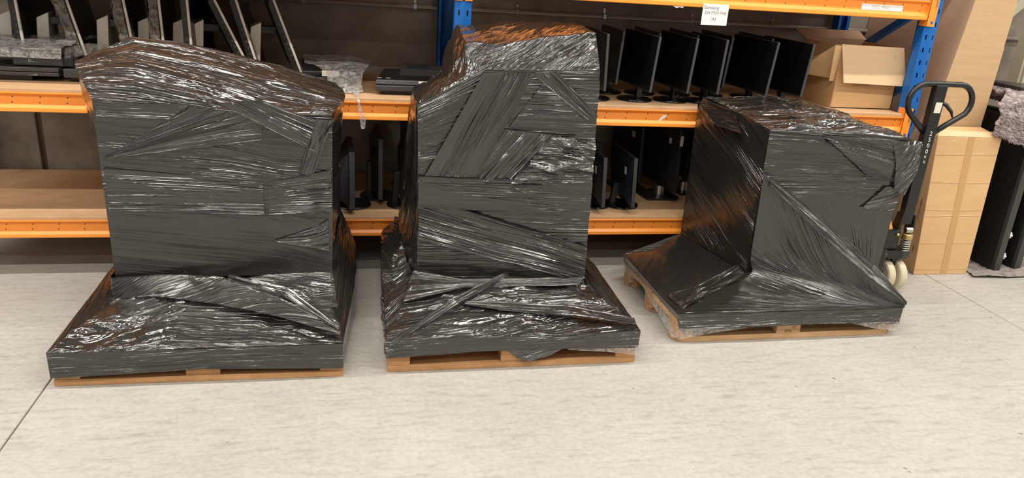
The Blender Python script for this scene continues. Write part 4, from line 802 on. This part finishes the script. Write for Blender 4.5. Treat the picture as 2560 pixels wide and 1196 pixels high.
zb_ = np.where(X_ < 4.16, .945-.29*(X_-3.875), .862+.22*(X_-4.16)); zt_ = 1.165-.05*np.clip((X_-4.1)/.5, 0, 1)+.02*np.sin(X_*14)
k_ = np.clip(S_/.30, 0, 1); rr_ = np.clip((S_-.30)/.8, 0, 1)
Yb = np.where(S_ < .30, -.225+.03*k_**3, -.195+rr_*.8); Zb = np.where(S_ < .30, zb_+(zt_-zb_)*k_, zt_-.02*rr_)
nz = (vn(U*60+V*20, V*50, 3)-.5)*.026+(vn(U*24, V*24+U*8, 4)-.5)*.04
Yb = Yb-nz*np.where(S_ < .3, 1, .2); Zb = Zb+nz*np.where(S_ < .25, .2, 1)
vv = np.stack([X_, Yb, Zb], 2).reshape(-1, 3).tolist()
ff = [(j*nx+i, j*nx+i+1, (j+1)*nx+i+1, (j+1)*nx+i) for j in range(ny-1) for i in range(nx-1)]
mb = MB(); mb.v = vv; mb.f = ff; bo = obj('cloth', mb, 'fur', fb, smooth=True); sm = bo.modifiers.new('thickness', 'SOLIDIFY'); sm.thickness = .02; sm.offset = -1
# tufts of pile standing off the cloth
tv = []; tf = []; idx = rnd.randint(0, len(vv), 9000); VA = np.array(vv)
for k in idx:
    p = VA[k]; d = np.array([.35, -.6, -.25])+rnd.normal(0, .35, 3); d *= .03/np.linalg.norm(d); e = np.array([.0022, 0, .0016]); n = len(tv)
    tv += [tuple(p-e), tuple(p+e), tuple(p+d)]; tf.append((n, n+1, n+2))
mb = MB(); mb.v = tv; mb.f = tf; pl_ = obj('pile', mb, 'fur', fb); pl_['kind'] = 'stuff'
rg = thing('floor_rag', (4.3, -.2, 0), 'crumpled grey cloth lying on the floor under the black table tops', 'cloth')
sheet('cloth', rg, [[(3.96,-.27,.002),(4.2,-.29,.003),(4.6,-.27,.003)], [(4.0,-.18,.010),(4.25,-.2,.012),(4.65,-.15,.035)], [(4.02,.1,.006),(4.3,.1,.008),(4.7,.15,.03)]], 'cloth', .008, 20, amp=.010, crumple=.012, seed=230, free='lrbt', off=.008)
lt = thing('black_case', (4.47, .1, 1.12), 'flat black case edge lying on the fluffy blanket at the right frame edge', 'case')
obj('body', MB().hexa([(4.16,-.02,1.19),(4.7,-.02,1.15),(4.7,.35,1.155),(4.16,.35,1.195),(4.16,-.02,1.215),(4.7,-.02,1.18),(4.7,.35,1.185),(4.16,.35,1.22)]), 'bplastic', lt, .005)
cp = thing('steel_post', (5.02, .8, 0), 'cream painted steel post with a slanting brace at the far right', 'post')
obj('column', MB().box(4.885, 4.99, .76, .86, 0, 3.2).box(4.905, 4.97, .74, .76, 0, 3.2), 'cream', cp, .004)
a, b = Vector((4.60,.84,1.52)), Vector((5.1,.84,1.98)); n_ = Vector((-.46,0,.5)).normalized()*.03; e = Vector((0,.02,0))
obj('brace', MB().hexa([a-n_-e, a+n_-e, a+n_+e, a-n_+e, b-n_-e, b+n_-e, b+n_+e, b-n_+e]), 'cream', cp, .003)
obj('plate', MB().box(4.93, 5.03, .735, .742, 1.05, 1.36), 'label', cp)
print('objects', len(bpy.data.objects), 'tris', sum(len(m.loop_triangles) or len(m.polygons)*2 for m in bpy.data.meshes))
